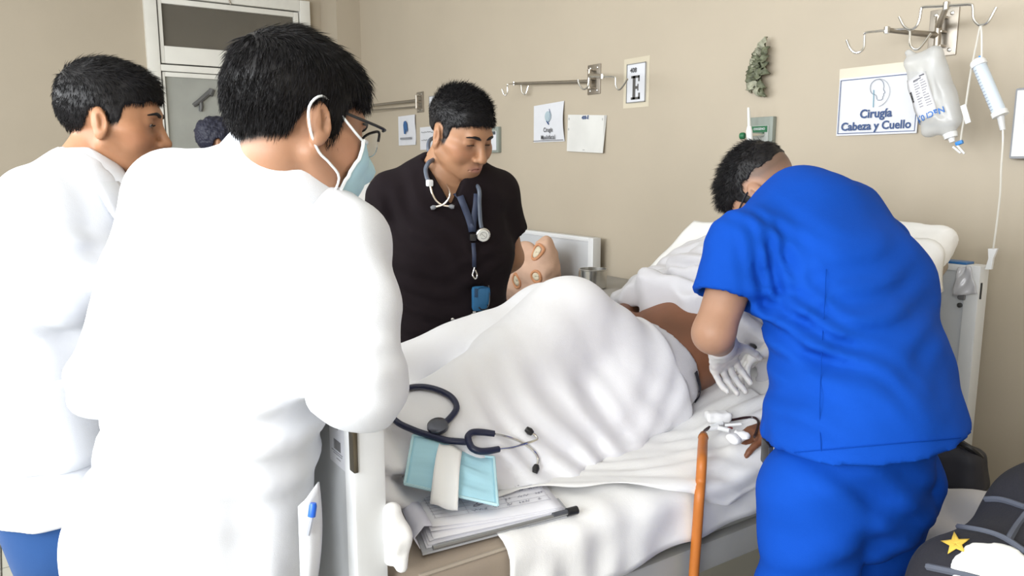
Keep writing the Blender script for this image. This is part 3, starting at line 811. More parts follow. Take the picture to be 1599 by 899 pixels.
def mtop(y): return float(np.interp(y, MP[:, 0], MP[:, 1]))
def drape(s, y, off):
    """a point of a cloth lying on the mattress: s metres outward from the bed's middle, hanging down past the edge"""
    xm = (X0 + X1) / 2; hw = (X0 - X1) / 2 + .012; r = .045; zt = mtop(y) + off
    a = s - (hw - r)
    if a <= 0: return V(xm + s, y, zt)
    L = r * math.pi / 2
    if a < L: th = a / r; return V(xm + hw - r + (r + off) * math.sin(th), y, zt - r + r * math.cos(th))
    return V(xm + hw + off, y, zt - r - (a - L))
def cloth(name, label, ys, s0, s1, off, m, n=60, wave=None, th=.0025, cat='sheet'):
    P_ = np.zeros((len(ys), n, 3))
    for i, y in enumerate(ys):
        a, b = s0(y), s1(y)
        for j, s in enumerate(np.linspace(a, b, n)):
            o_ = off + (wave(s, y) if wave else 0)
            P_[i, j] = drape(s, y, o_)
    mb = MB(); mb.grid(P_, th)
    o = mb.build(name, m, None, angle=0)
    if label: tag(o, label, cat)
    return o
HW = (X0 - X1) / 2
def hem1(y): return HW + .105 + .012 * math.sin(y * 9) + .006 * math.sin(y * 31 + 1) + .03 + .8 * max(0, .90 - y)
def wave1(s, y):
    h = max(0, s - HW) / .1
    return .004 + .007 * h * math.sin(y * 26 + 2 * math.sin(y * 7)) ** 2 + .002 * math.sin(s * 40 + y * 30) + .0018 * math.sin(y * 57 - s * 25)
cloth('bottom_sheet', 'white bottom sheet hanging down the near side of the patient\'s bed', np.linspace(.735, 2.19, 120), lambda y: -HW - .06, hem1, .004, LINEN2, 70, wave1)
def hem2(y): return HW - .13 + .10 * min(1, max(0, (y - .86) / .22)) + .11 * min(1, max(0, (y - 1.06) / .25)) ** 1.2 + .004 * math.sin(y * 40)
def wave2(s, y):
    e = math.exp(-((hem2(y) - s) / .05) ** 2)
    q = math.sin((s - .35 * y) * 55 + 2.2 * math.sin(y * 9)); q2 = math.sin((s - .55 * y) * 95 + y * 14 + 1.7 * math.sin(y * 21))
    return .008 + .007 * e + .006 * abs(q) ** 1.5 * min(1, max(0, (s + .15) / .3)) + .0028 * q2
cloth('draw_sheet', 'rumpled upper white sheet folded over the mattress edge behind the orange tube', np.linspace(.80, 1.62, 150), lambda y: -HW + .05, hem2, .008, LINEN2, 90, wave2)

def pillow(name, label, c, r, A, m, seed, cat='pillow', parent=None):
    s = Sd().u(rbox(c, (r[0], r[1], r[2] * .55), A, r[2] * .5)).u(ell(c, (r[0] * .86, r[1] * .86, r[2]), A), .05)
    nz = noise3(seed, 5.0); nz2 = noise3(seed + 1, 14.0)
    s.disp(lambda P: .006 * nz(P) + .002 * nz2(P))
    R_ = max(r) * 1.35
    o = sdf_obj(name, s, np.array(c) - R_, np.array(c) + R_, .012, m, parent)
    if label: tag(o, label, cat)
    return o
IA = np.array([[1, 0, 0], [0, .81, .585], [0, -.585, .81]])
pillow('pillow', 'big white pillow on the raised backrest behind the nurse in blue', (-1.52, 2.215, 1.148), (.395, .14, .085), IA, LINEN2, 21)
# ---- the other beds' bedding
mattress('mattress', 'dark mattress on the second bed behind the man in black', -3.15, -4.01, [(.66, .62), (1.3, .62), (2.0, .62), (2.58, .62)], .115, DARKGREY)
m3, _, _ = mattress('mattress', 'white sheeted mattress with raised head end on the farthest bed', -5.02, -5.84, [(.78, .64), (1.2, .64), (1.6, .68), (1.9, .95), (2.3, 1.30)], .115, LINEN2)

# ================================================================ the sheet over the patient's bent legs
MAT_SDF = rbox(((X0 + X1) / 2, 1.0, ZM - .06 + .012), (HW, .5, .06), np.eye(3), .03)
sh = Sd()
sh.u(cap((-1.46, 1.44, .85), (-1.53, 1.195, 1.045), .115, .088), .06)       # near thigh
sh.u(cap((-1.60, 1.46, .87), (-1.70, 1.24, 1.00), .11, .08), .06)           # far thigh
sh.u(cap((-1.53, 1.19, 1.045), (-1.52, .76, .80), .088, .055), .06)         # near shin
sh.u(cap((-1.70, 1.24, 1.00), (-1.86, .78, .865), .082, .055), .08)         # far shin
sh.u(cap((-1.86, .80, .87), (-1.84, .62, .86), .06, .05), .05)              # far foot
sh.u(econe((-1.56, 1.10, .90), (-1.54, 1.02, .73), (.14, .16), (.23, .33), AX), .10)
sh.u(econe((-1.62, .80, .78), (-1.62, .66, .74), (.26, .08), (.30, .06), AX), .10)
sh.u(cap((-1.40, 1.40, .80), (-1.44, 1.0, .78), .075, .07), .08)            # cloth running down to the mattress
sh.u(ell((-1.36, 1.16, .742), (.06, .15, .030)), .03)                       # turned up hem
sh.u(ell((-1.33, .96, .735), (.07, .14, .026)), .03)
sh.u(ell((-1.50, .62, .80), (.10, .07, .075)), .04); sh.u(ell((-1.42, .60, .765), (.10, .05, .05)), .03)   # bunched at the foot end
sh.u(econe((-1.53, 1.30, .85), (-1.527, 1.47, .878), (.178, .140), (.174, .136), AX), .03)
WAIST = (plane((-1.5, 1.478, .90), (.30, .90, .28)), .012)
nzs = noise3(5, 3.0); nzs2 = noise3(6, 8.0)
sh.disp(lambda P: .004 * nzs(P) + .0015 * nzs2(P))
sh.disp(folds((-1.36, 1.20, .86), (.0, .55, .83), (-.2, .83, -.55), .11, .003, .26, .20, 1))
sh.disp(folds((-1.37, 1.37, .88), (.2, .9, -.4), (-.35, .35, .85), .085, .003, .22, .13, 4))
sh.disp(folds((-1.45, .95, .92), (0, 1, .0), (-.5, .1, .85), .16, .003, .3, .25, 7))
sh.disp(folds((-1.38, 1.02, .78), (.2, .8, .55), (.85, -.1, -.5), .07, .010, .16, .2, 9))
sh.disp(folds((-1.44, .62, .80), (.1, .2, 1), (1, 0, .1), .06, .014, .14, .08, 11))
sh.cut(plane((0, 0, ZM + .012), (0, 0, -1)), .012)
sh.cut(plane((0, .505, 0), (0, -1, 0)), .02)
sh.cut(*WAIST)
sheet = sdf_obj('top_sheet', sh, (-2.0, .48, .70), (-1.18, 1.62, 1.2), .008, LINEN)
tag(sheet, 'white sheet tented over the patient\'s bent knees', 'sheet')
def drop(u, v, off=.004, extra=None, d0=1.0, d1=2.6):
    """where the line of sight (u, v) meets the sheet or the mattress"""
    r = ray(u, v); t = d0
    while t < d1:
        p = (CAMP + r * t).astype(f32)[None]
        d = float(min(sh(p)[0], MAT_SDF(p)[0])) - off
        if extra is not None: d = min(d, float(extra(p)[0]) - off)
        if d < .0015: break
        t += max(.002, d * .7)
    return CAMP + r * t
# ================================================================ people: heads, bodies, hands, hair, garments
def axes(fwd, up_hint=ZU, roll=0.0):
    """rows right, forward, up"""
    f = unit(fwd); r = unit(np.cross(f, up_hint)); u = np.cross(r, f)
    if roll:
        c, s = math.cos(roll), math.sin(roll); r, u = r * c + u * s, u * c - r * s
    return np.stack([r, f, u])
def look(yaw, pitch, roll=0.0):
    """facing: yaw degrees to the right of the view direction, pitch degrees down"""
    y, p = math.radians(yaw), math.radians(pitch)
    h = FH * math.cos(y) + RT * math.sin(y)
    return axes(h * math.cos(p) - ZU * math.sin(p), roll=math.radians(roll))
def local(fn, c, A, s=1.0):
    c = np.array(c, f32); A_ = np.array(A, f32)
    return lambda P: fn(((P - c) @ A_.T).astype(f32) / s) * s
EYE = (.0315, .071, .008)
def head_sdf(nose=1.0, jaw=1.0, cheek=1.0, lids=.35, ears=True):
    S = Sd()
    S.u(ell((0, -.016, .040), (.075, .096, .084)))
    S.u(ell((0, .028, .0), (.064, .062, .078)), .03)
    S.u(ell((0, .034, -.052), (.050 * jaw, .050, .050)), .03)
    S.u(cap((.056 * jaw, .000, -.045), (.020, .062, -.086), .016, .015), .03)
    S.u(cap((-.056 * jaw, .000, -.045), (-.020, .062, -.086), .016, .015), .03)
    S.u(ell((0, .070, -.088), (.021, .017, .019)), .022)
    for q in (-1, 1):
        S.u(ell((q * .042, .060, -.026), (.024 * cheek, .022, .022)), .022)
        S.u(ell((q * .056, .035, -.012), (.018, .03, .014)), .02)
    S.u(cap((-.030, .080, .027), (.030, .080, .027), .010), .02)
    for q in (-1, 1): S.sub(ell((q * .032, .094, .009), (.019, .017, .013)), .012)
    S.u(cap((0, .086, .016), (0, .107, -.026), .0075, .0105 * nose), .010)
    S.u(ell((0, .108, -.030), (.011 * nose, .011, .009)), .008)
    for q in (-1, 1): S.u(ell((q * .0125 * nose, .098, -.033), (.0075 * nose, .010, .0075)), .006)
    for q in (-1, 1): S.sub(ell((q * .006, .104, -.041), (.0032, .0045, .003)), .003)
    S.u(ell((0, .080, -.062), (.027, .016, .020)), .015)
    S.u(cap((-.017, .088, -.0575), (0, .0945, -.056), .0042, .0052), .005); S.u(cap((.017, .088, -.0575), (0, .0945, -.056), .0042, .0052), .005)
    S.u(cap((-.014, .086, -.0675), (.014, .086, -.0675), .0058), .006)
    S.u(ell((0, .0885, -.0675), (.011, .006, .0052)), .005)
    for q in (-1, 1): S.sub(cap((0, .0965, -.0612), (q * .022, .0875, -.0665), .0020, .0018), .003)
    for q in (-1, 1):
        e = V(q * EYE[0], EYE[1], EYE[2])
        S.u(ell(e, (.0165, .0145, .0135)), .006)
        S.sub(ell(e + V(0, .013, -.003 - .002 * lids), (.0125, .008, .0042 * (1 - lids) + .0006)), .002)
    if ears:
        for q in (-1, 1):
            A_ = np.array([[q * .94, -.34, 0], [q * .34 * .96, .94 * .96, .28], [-q * .34 * .28, -.94 * .28, .96]])
            c = V(q * .079, -.008, -.004)
            S.u(ell(c, (.0085, .0175, .031), A_), .008)
            S.u(ell(c + V(0, .002, -.024), (.007, .010, .011), A_), .006)
            S.sub(ell(c + V(q * .0105, .0045, .002), (.0095, .0105, .018), A_), .003)
            S.u(ell(c + V(q * .004, -.002, .004), (.004, .003, .014), A_), .004)
            S.u(ell(c + V(q * .001, .013, -.004), (.005, .004, .007), A_), .004)
    return S
def skin_col(base, lip=(.42, .19, .16), parts=()):
    """vertex colours of the skin: parts = [(head centre, axes, scale, hairline or None, beard)]"""
    base = np.array(base); lip = np.array(lip)
    def f(v):
        c = np.tile(base, (len(v), 1))
        for hc, A, s, zl, beard in parts:
            q = ((v - hc) @ np.array(A).T) / s
            def w(ctr, r): return np.exp(-(((q - np.array(ctr)) / np.array(r)) ** 2).sum(1))[:, None]
            near = (np.linalg.norm(q, axis=1) < .2)[:, None]
            c = np.where(near, c * (1 - .10 * w((.045, .06, -.02), (.03, .03, .025)) * np.array([-.6, .8, .8])), c)
            c = np.where(near, c * (1 - .10 * w((-.045, .06, -.02), (.03, .03, .025)) * np.array([-.6, .8, .8])), c)
            lw = np.clip(1.5 * w((0, .095, -.0625), (.021, .014, .0085)), 0, 1) * (q[:, 1:2] > .078)
            c = c * (1 - .75 * lw) + lip * .75 * lw
            for sx in (-1, 1): c = c * (1 - .35 * w((sx * .031, .083, -.004), (.018, .014, .010)))
            if beard:
                bw = np.clip(w((0, .09, -.048), (.028, .02, .007)) + w((0, .08, -.09), (.05, .04, .022)), 0, 1)
                c = c * (1 - beard * bw) + np.array([.06, .045, .04]) * beard * bw
            if zl is not None:
                m = np.clip((q[:, 2] - zl(q)) / .012, 0, 1)[:, None] * near
                c = c * (1 - m) + np.array([.022, .017, .015]) * m
        return c
    return f
def hairline(front=.070, temple=.045, burn=-.010, above_ear=.028, nape=-.050, fade=0.0):
    ys = [-.12, -.085, -.045, -.030, -.012, .004, .012, .026, .034, .060, .078, .12]
    zs = [nape, nape, nape + .018, above_ear - .01, above_ear, above_ear - .008, burn, burn + .006, temple - .006, front - .012, front, front]
    return lambda q: np.interp(q[:, 1], ys, zs).astype(f32) + fade
def hair_sdf(zl, top=.02, side=.008, seed=1, front=0.0, bumps=.003):
    base = Sd().u(ell((0, -.016, .040), (.075, .096, .084))).u(ell((0, .028, .0), (.064, .062, .078)), .03)
    nz = noise3(seed, 22.0); nz2 = noise3(seed + 1, 55.0)
    def f(P):
        t = np.clip((P[:, 2] - .02) / .09, 0, 1); t = t * t * (3 - 2 * t)
        fr = np.clip((P[:, 1] - .02) / .06, 0, 1) * front
        th = side + (top - side) * t + fr * t
        d = base(P) - th + bumps * nz(P) * (.4 + t) + bumps * .5 * nz2(P)
        return smax(d, (zl(P) - P[:, 2]) * .8 + .0012 * nz2(P), .006)
    return f
def strands(verts, quads, c, A, s, n, length, comb, rad=.0004, seed=0, jitter=.2, keep=None):
    """short hairs rooted on the hair cap: comb(q, normal) gives their direction in head coordinates"""
    g = np.random.default_rng(seed)
    q3 = verts[quads]; nrm = np.cross(q3[:, 2] - q3[:, 0], q3[:, 3] - q3[:, 1]); ar = np.linalg.norm(nrm, axis=1); nrm /= ar[:, None] + 1e-12
    A = np.array(A)
    ctr = q3.mean(1)
    if keep is not None:
        ar = ar * keep(((ctr - c) @ A.T) / s)
    i = g.choice(len(quads), n, p=ar / ar.sum())
    wts = g.dirichlet([1] * 4, n)
    root = (q3[i] * wts[..., None]).sum(1); N = nrm[i]
    if ((root - root.mean(0)) * N).sum() < 0: N = -N
    ql = ((root - c) @ A.T) / s; Nl = N @ A.T
    D, L = comb(ql, Nl)
    lift = np.clip((D * Nl).sum(1, keepdims=True), .10, 1.0)
    D = D - Nl * (D * Nl).sum(1, keepdims=True); D = D / (np.linalg.norm(D, axis=1, keepdims=True) + 1e-6) + Nl * lift
    D = D + g.normal(size=D.shape) * jitter; D /= np.linalg.norm(D, axis=1)[:, None]
    D = D @ A; L = (L * length * g.uniform(.6, 1.25, n))[:, None]
    S = np.cross(D, N); S /= np.linalg.norm(S, axis=1)[:, None] + 1e-9
    r = rad * g.uniform(.7, 1.4, n)[:, None]
    root = root - N * .002
    mid = root + D * L * .55 + N * L * .06; tip = root + D * L
    B = np.cross(D, S)
    V_ = np.stack([root + S * r, root - S * r * .6 + B * r, root - S * r * .6 - B * r, mid + S * r * .8, mid - S * r * .5 + B * r * .8, mid - S * r * .5 - B * r * .8, tip], 1).reshape(-1, 3)
    k = (np.arange(n) * 7)[:, None, None]
    tri = np.array([[0, 1, 4], [0, 4, 3], [1, 2, 5], [1, 5, 4], [2, 0, 3], [2, 3, 5], [3, 4, 6], [4, 5, 6], [5, 3, 6]])[None] + k
    return V_, tri.reshape(-1, 3)
def make_hair(parent, c, A, s, zl, n=3500, length=.02, comb=None, seed=1, mat_=None, jitter=.2, **kw):
    f = local(hair_sdf(zl, seed=seed, **kw), c, A, s)
    R_ = .17 * s
    v, q = sdf_mesh(f, np.array(c) - R_, np.array(c) + R_, .0035)
    sv, st = strands(v, q, np.array(c), A, s, n, length, comb or comb_short, seed=seed, jitter=jitter)
    tri = np.concatenate([q[:, [0, 1, 2]], q[:, [0, 2, 3]]])
    o = mesh_obj('hair', np.concatenate([v, sv]), np.concatenate([tri, st + len(v)]), mat_ or HAIR, parent)
    return o
def comb_short(q, N):
    t = np.clip((q[:, 2] - .03) / .08, 0, 1)[:, None]
    D = N * (.15 + .15 * t) + np.array([0, .55, .1]) * t + np.array([0, -.12, -.8]) * (1 - t)
    return D, .5 + .6 * t[:, 0]
def comb_spiky(q, N):
    t = np.clip((q[:, 2] - .02) / .08, 0, 1)[:, None]
    D = N * (.55 * t + .15) + np.array([0, .45, .25]) * t + np.array([0, -.1, -.6]) * (1 - t)
    return D, .25 + 1.0 * t[:, 0]
def face_parts(parent, c, A, s, brow=True, mat_brow=None):
    A = np.array(A)
    W_ = lambda p: np.array(c) + (np.array(p) * s) @ A
    for q in (-1, 1):
        e = W_((q * EYE[0], EYE[1] - .0005, EYE[2])); r = .0128 * s
        ey = MB().lathe([(r * math.sin(a), -r * math.cos(a)) for a in np.linspace(.05, math.pi - .05, 12)], e, A[1], 16).build('eye', mat('eye_white', (.62, .58, .54), .15), parent, angle=0)
        p = W_((q * EYE[0], EYE[1] + .0112, EYE[2] - .0035)); MB().lathe([(.0001, 0), (.0042 * s, .0004), (.0052 * s, -.0006)], p, unit(A[1] * .9 - A[2] * .35), 14).build('iris', mat('dark_iris', (.012, .007, .005), .1), ey, angle=0)
        MB().tube([W_((q * x, y, z)) for x, y, z in ((.018, .0815, .0035), (.026, .0872, .0062), (.034, .0875, .0062), (.044, .079, .0025))], np.array([.0006, .0013, .0013, .0006]) * s, 5, smooth=3).build('eyelashes', HAIR, parent)
        if brow:
            MB().tube([W_((q * x, y, z)) for x, y, z in ((.010, .0925, .0245), (.020, .0930, .0280), (.034, .0890, .0305), (.050, .076, .0255))], np.array([.0028, .0046, .0040, .0014]) * s, 6, smooth=4).build('eyebrow', HAIR, parent)
def hand(S, w, fwd, palm, thumb, curl=(25, 35, 25), sc=1.0, k=.006, spread=4.0, curls=None, thumb_in=0.3):
    """palm and five fingers into S. palm = the way the palm faces, thumb = the side of the thumb"""
    w = np.array(w, float); f = unit(fwd); p = np.array(palm, float); p = unit(p - f * (p @ f)); t = np.array(thumb, float); t = unit(t - f * (t @ f) - p * (t @ p))
    S.u(cap(w - f * .02, w + f * .015, .026 * sc, .027 * sc), .015)
    S.u(rbox(w + f * .048 * sc, (.040 * sc, .0145 * sc, .050 * sc), np.stack([t, p, f]), .0135 * sc), .012)
    S.u(ell(w + f * .035 * sc + t * .026 * sc + p * .008, (.016 * sc, .014 * sc, .028 * sc), np.stack([t, p, f])), .012)
    for i, (off, L) in enumerate(((.031, .92), (.0105, 1.03), (-.0105, .97), (-.031, .78))):
        cu = curl if curls is None else curls[i]
        b = w + f * (.092 - .006 * abs(i - 1.2)) * sc + t * off * sc
        d = unit(f + t * (off * spread)); a = 0.0; pts = [b]; 
        for ln, cg in zip((.043, .027, .021), cu):
            a += math.radians(cg)
            dd = d * math.cos(a) + p * math.sin(a)
            pts.append(pts[-1] + dd * ln * L * sc)
        rr = [.0092, .0085, .0078, .0068]
        for j in range(3): S.u(cap(pts[j], pts[j + 1], rr[j] * sc, rr[j + 1] * sc), k if j == 0 else .003)
    b = w + f * .022 * sc + t * .030 * sc; d = unit(f * .62 + t * .72 + p * thumb_in)
    p1 = b + d * .042 * sc; d2 = unit(d + f * .45 + p * thumb_in * .6); p2 = p1 + d2 * .032 * sc; d3 = unit(d2 + f * .3 + p * .15); p3 = p2 + d3 * .024 * sc
    S.u(cap(b, p1, .0135 * sc, .0105 * sc), .010); S.u(cap(p1, p2, .0105 * sc, .0092 * sc), .004); S.u(cap(p2, p3, .0092 * sc, .0075 * sc), .003)
    return S
def limb_leg(S, hip, knee, ank, toe, sc=1.0):
    hip, knee, ank, toe = [np.array(x, float) for x in (hip, knee, ank, toe)]
    back = unit(V(-toe[0], -toe[1], 0))
    S.u(cap(hip, knee, .080 * sc, .054 * sc), .02)
    S.u(cap(knee, ank, .052 * sc, .036 * sc), .02)
    S.u(ell(knee * .68 + ank * .32 + back * .016, (.046 * sc, .046 * sc, .10 * sc), None), .03)
    S.u(econe(ank + V(0, 0, -.04) + back * .02, ank + toe * .15 + V(0, 0, -.055), (.034, .036), (.042, .020), np.cross(toe, ZU)), .025)
def body_sdf(J, hd=None):
    """J: joints in world space. hd: (centre, axes, scale, head sdf)"""
    S = Sd(); sc = J.get('sc', 1.0)
    sp, ss = J['side_p'], J['side_c']
    pel, wai, che, nek = J['pel'], J['waist'], J['chest'], J['neck']
    S.u(econe(pel, wai, (.150 * sc, .108 * sc), (.138 * sc, .100 * sc), sp))
    S.u(econe(wai, che, (.138 * sc, .100 * sc), (.158 * sc, .108 * sc), ss), .05)
    S.u(econe(che, nek - unit(nek - che) * .06, (.155 * sc, .105 * sc), (.110 * sc, .070 * sc), ss), .05)
    for q in 'RL':
        S.u(cap(nek - unit(nek - che) * .02, J['sh' + q], .046 * sc, .052 * sc), .04)
        S.u(cap(J['sh' + q], J['el' + q], .050 * sc, .040 * sc), .03)
        S.u(cap(J['el' + q], J['wr' + q], .041 * sc, .027 * sc), .02)
        if 'hd' + q in J: hand(S, J['wr' + q], **J['hd' + q])
        limb_leg(S, J['hip' + q], J['kn' + q], J['an' + q], J['toe'], sc)
    if hd:
        c, A, s, hf = hd; A = np.array(A)
        base = np.array(c) + (V(0, -.022, -.045) * s) @ A
        S.u(cap(nek - unit(nek - che) * .03, base, .060 * sc, .056 * s), .035)
        S.u(local(hf, c, A, s), .012)
    return S
def stand(J, pel, feet, toe, w=.095, back=0):
    """legs straight down from the pelvis to the floor; feet = middle point between the feet"""
    s = unit(V(J['side_p'][0], J['side_p'][1], 0)); toe = unit(V(toe[0], toe[1], 0)); J['toe'] = toe
    for q, k in (('R', 1), ('L', -1)):
        J['hip' + q] = pel + s * k * w - V(0, 0, .04)
        J['an' + q] = V(feet[0], feet[1], .085) + s * k * (w + .02)
        J['kn' + q] = (J['hip' + q] + J['an' + q]) / 2 + toe * .03
        if q == 'R' and back: J['kn' + q] = J['kn' + q] + toe * back; J['an' + q] = J['an' + q] + toe * back * 1.5
def torso_sdf(J, off=.012):
    S = Sd(); sc = J.get('sc', 1.0); sp, ss = J['side_p'], J['side_c']; pel, wai, che, nek = J['pel'], J['waist'], J['chest'], J['neck']
    S.u(econe(pel, wai, (.150 * sc, .108 * sc), (.138 * sc, .100 * sc), sp)); S.u(econe(wai, che, (.138 * sc, .100 * sc), (.158 * sc, .108 * sc), ss), .05)
    S.u(econe(che, nek - unit(nek - che) * .06, (.155 * sc, .105 * sc), (.110 * sc, .070 * sc), ss), .05)
    for q in 'RL': S.u(cap(nek - unit(nek - che) * .02, J['sh' + q], .046 * sc, .052 * sc), .04)
    return lambda P: S(P) - off
def bounds(pts, pad):
    p = np.array(pts); return p.min(0) - pad, p.max(0) + pad
def jb(J, hd, pad=.2):
    pts = [v for k, v in J.items() if isinstance(v, np.ndarray) and k not in ('side_p', 'side_c', 'toe')]
    lo, hi = bounds(pts + ([hd[0]] if hd else []), pad); lo[2] = max(lo[2], -.01) if lo[2] < .2 else lo[2]
    return lo, hi
def collar_band(c, up, fwd, prof, gap=40, n=40, squash=1.0, th=.003, wob=0.0, seed=0, jag=None):
    """a turned down collar: prof = [(radius, height)] swept around the neck, open by gap degrees at the front"""
    up = unit(up); f = unit(np.array(fwd) - up * (np.array(fwd) @ up)); s = np.cross(f, up)
    nz = noise3(seed, 9.0)
    P_ = np.zeros((n, len(prof), 3))
    for i, a in enumerate(np.linspace(math.radians(gap / 2), 2 * math.pi - math.radians(gap / 2), n)):
        for j, (r, h) in enumerate(prof):
            e = 1.0
            hh = h if jag is None else h + jag(a, j)
            P_[i, j] = np.array(c) + (f * math.cos(a) * squash + s * math.sin(a)) * r + up * hh
            if wob: P_[i, j] += wob * float(nz(P_[i, j][None].astype(f32))[0]) * (j / len(prof)) * up
    mb = MB(); mb.grid(P_, th); return mb
def garment(stations, sleeves, k=.04):
    """stations: [(centre, half width, half depth, side)], sleeves: [[(point, radius), ...], ...]"""
    S = Sd()
    for (a, wa, da, sa), (b, wb, db, sb) in zip(stations[:-1], stations[1:]):
        S.u(econe(a, b, (wa, da), (wb, db), unit(np.array(sa) + np.array(sb))), k)
    for sl in sleeves:
        cutp = None
        if isinstance(sl, tuple): sl, cutp = sl
        if cutp is not None:
            T = Sd()
            for j, ((a, ra), (b, rb)) in enumerate(zip(sl[:-1], sl[1:])): T.u(cap(a, b, ra, rb), .02)
            T.cut(plane(*cutp), .006); S.u(T, k); continue
        for j, ((a, ra), (b, rb)) in enumerate(zip(sl[:-1], sl[1:])): S.u(cap(a, b, ra, rb), k if j == 0 else .02)
    return S
def trousers(J, m, parent, top, sc=1.0, h=.012, extra=None, name='trousers', wide=1.0, kl=.035):
    S = Sd(); pel = J['pel']
    S.u(econe(pel - V(0, 0, .06), top, (.158 * sc, .118 * sc), (.150 * sc, .112 * sc), J['side_p']))
    for q in 'RL':
        S.u(cap(J['hip' + q], J['kn' + q], .100 * sc * wide, .078 * sc * wide), kl)
        S.u(cap(J['kn' + q], J['an' + q], .078 * sc * wide, .066 * sc * wide), .02)
    nz = noise3(77, 7.0)
    S.disp(lambda P: .003 * nz(P))
    if extra: extra(S)
    S.cut(plane((0, 0, .07), (0, 0, -1)), .005)
    lo, hi = bounds([J[k + q] for k in ('hip', 'kn', 'an') for q in 'RL'] + [top, pel], .17 * sc * wide + .03); lo[2] = .04
    o = sdf_obj(name, S, lo, hi, h, m, parent)
    SH = mat('dark_shoe', (.02, .02, .022), .4)
    for q in 'RL':
        a = J['an' + q]; t = J['toe']
        s = Sd().u(econe(V(a[0], a[1], .045) - t * .03, V(a[0], a[1], .034) + t * .17, (.042, .046), (.044, .034), np.cross(t, ZU))).u(cap(a, a - V(0, 0, .03), .045), .03).cut(plane((0, 0, .004), (0, 0, -1)))
        sdf_obj('shoe', s, V(a[0], a[1], .06) - V(.26, .26, .06), V(a[0], a[1], .06) + V(.26, .26, .1), .012, SH, parent)
    return o
def glasses(parent, c, A, s, m, half_rim=False, lens=None):
    A = np.array(A); W_ = lambda x, y, z: np.array(c) + (V(x, y, z) * s) @ A
    fr = MB().tube([W_(-.009, .105, .010), W_(0, .108, .013), W_(.009, .105, .010)], .0018 * s, 6, smooth=3).build('glasses', m, parent); fr['label'] = 'dark framed glasses'
    for q in (-1, 1):
        MB().tube([W_(q * .074, -.012, .012), W_(q * .0755, .005, .022), W_(q * .076, .05, .022), W_(q * .072, .098, .022), W_(q * .062, .104, .022)], .0023 * s, 6, smooth=3).build('temple', m, fr)
    for q in (-1, 1):
        pts = [W_(q * (.034 + .027 * np.sign(math.cos(a)) * abs(math.cos(a)) ** .7), .104 - .004 * math.cos(a) ** 2, .004 + .020 * np.sign(math.sin(a)) * abs(math.sin(a)) ** .7) for a in np.linspace(0, 2 * math.pi, 25)]
        up = [p for p in pts[:13]]; lowr = pts[12:]
        MB().tube(up, .0022 * s, 6).build('upper_rim', m, fr)
        MB().tube(lowr, (.0008 if half_rim else .002) * s, 6).build('lower_rim', CHROME if half_rim else m, fr)
        mb = MB(); ctr = np.mean(pts[:-1], 0); mb.add([ctr] + pts[:-1], [(0, i + 1, (i + 1) % 24 + 1) for i in range(24)]); mb.build('lens', lens or mat('lens_glass', (.9, .95, .95), .02, alpha=.16), fr, angle=0)
    return fr
def vneck(c, fwd, up, side, depth, width, k=.004):
    """wedge cut at the throat: point of the V is `depth` below c"""
    f = unit(fwd); s = unit(side); c = np.array(c); tip = c - unit(up) * depth
    nA = unit(-s * depth + unit(up) * width * -1); 
    a = plane(tip, s * depth - unit(up) * width); b = plane(tip, -s * depth - unit(up) * width); d = plane(c - f * .02, -f)
    return lambda P: np.maximum(np.maximum(a(P), b(P)), d(P))
def vneck_trim(pts, m, parent, r=.006):
    MB().tube(pts, r, 6, smooth=3).build('neckline', m, parent)
# ================================================================ foreground doctor in the white coat, seen from behind
YA = 26
RA = look(YA, 0)[0]; FA = look(YA, 0)[1]
JA = dict(sc=1.04, side_p=RA, side_c=RA, pel=at(300, 870, 1.33), waist=at(330, 680, 1.31), chest=at(390, 430, 1.29), neck=at(447, 262, 1.25),
          shR=at(528, 385, 1.20), shL=at(268, 300, 1.41), elR=at(560, 600, 1.17), elL=at(168, 590, 1.40))
JA['wrR'] = JA['elR'] + FH * .22 - RT * .08 + V(0, 0, .0); JA['wrL'] = JA['elL'] + FA * .17 + RA * .17 + V(0, 0, .02)
JA['hdR'] = dict(fwd=FH * .6 - RT * .7, palm=V(0, 0, -1), thumb=FH); JA['hdL'] = dict(fwd=RA * .8 + FA * .3, palm=-FA, thumb=ZU)
stand(JA, JA['pel'], JA['pel'] - FA * .03, FA)
HA = (at(467, 200, 1.20), look(50, 17, 6), 1.05, head_sdf(lids=.3))
pa = thing('person', 'man in white coat seen from behind with glasses and blue mask, leaning on footboard', 'person', (JA['pel'][0], JA['pel'][1], 0))
zlA = hairline(front=.062, nape=-.062, above_ear=.024, burn=-.024)
lo, hi = jb(JA, HA)
sdf_obj('body', body_sdf(JA, HA), lo, hi, .011, SKIN, pa, zones=[(HA[0] - .14, HA[0] + .14, .003)], col=skin_col((.40, .21, .125), parts=[(HA[0], HA[1], HA[2], lambda q: zlA(q) + .004, 0)]))
def comb_a(q, N):
    t = np.clip((q[:, 2] - .05) / .07, 0, 1)[:, None]
    D = N * (.03 + .06 * t) + np.array([0, .35, -.15]) * t + np.array([0, -.05, -1.0]) * (1 - t)
    return D, .7 + .4 * t[:, 0]
make_hair(pa, HA[0], HA[1], HA[2], zlA, n=24000, jitter=.09, length=.030, comb=comb_a, seed=31, top=.014, side=.008, front=.006, bumps=.0012)
face_parts(pa, HA[0], HA[1], HA[2])
hw = lambda p: np.array(HA[0]) + (np.array(p) * HA[2]) @ np.array(HA[1])
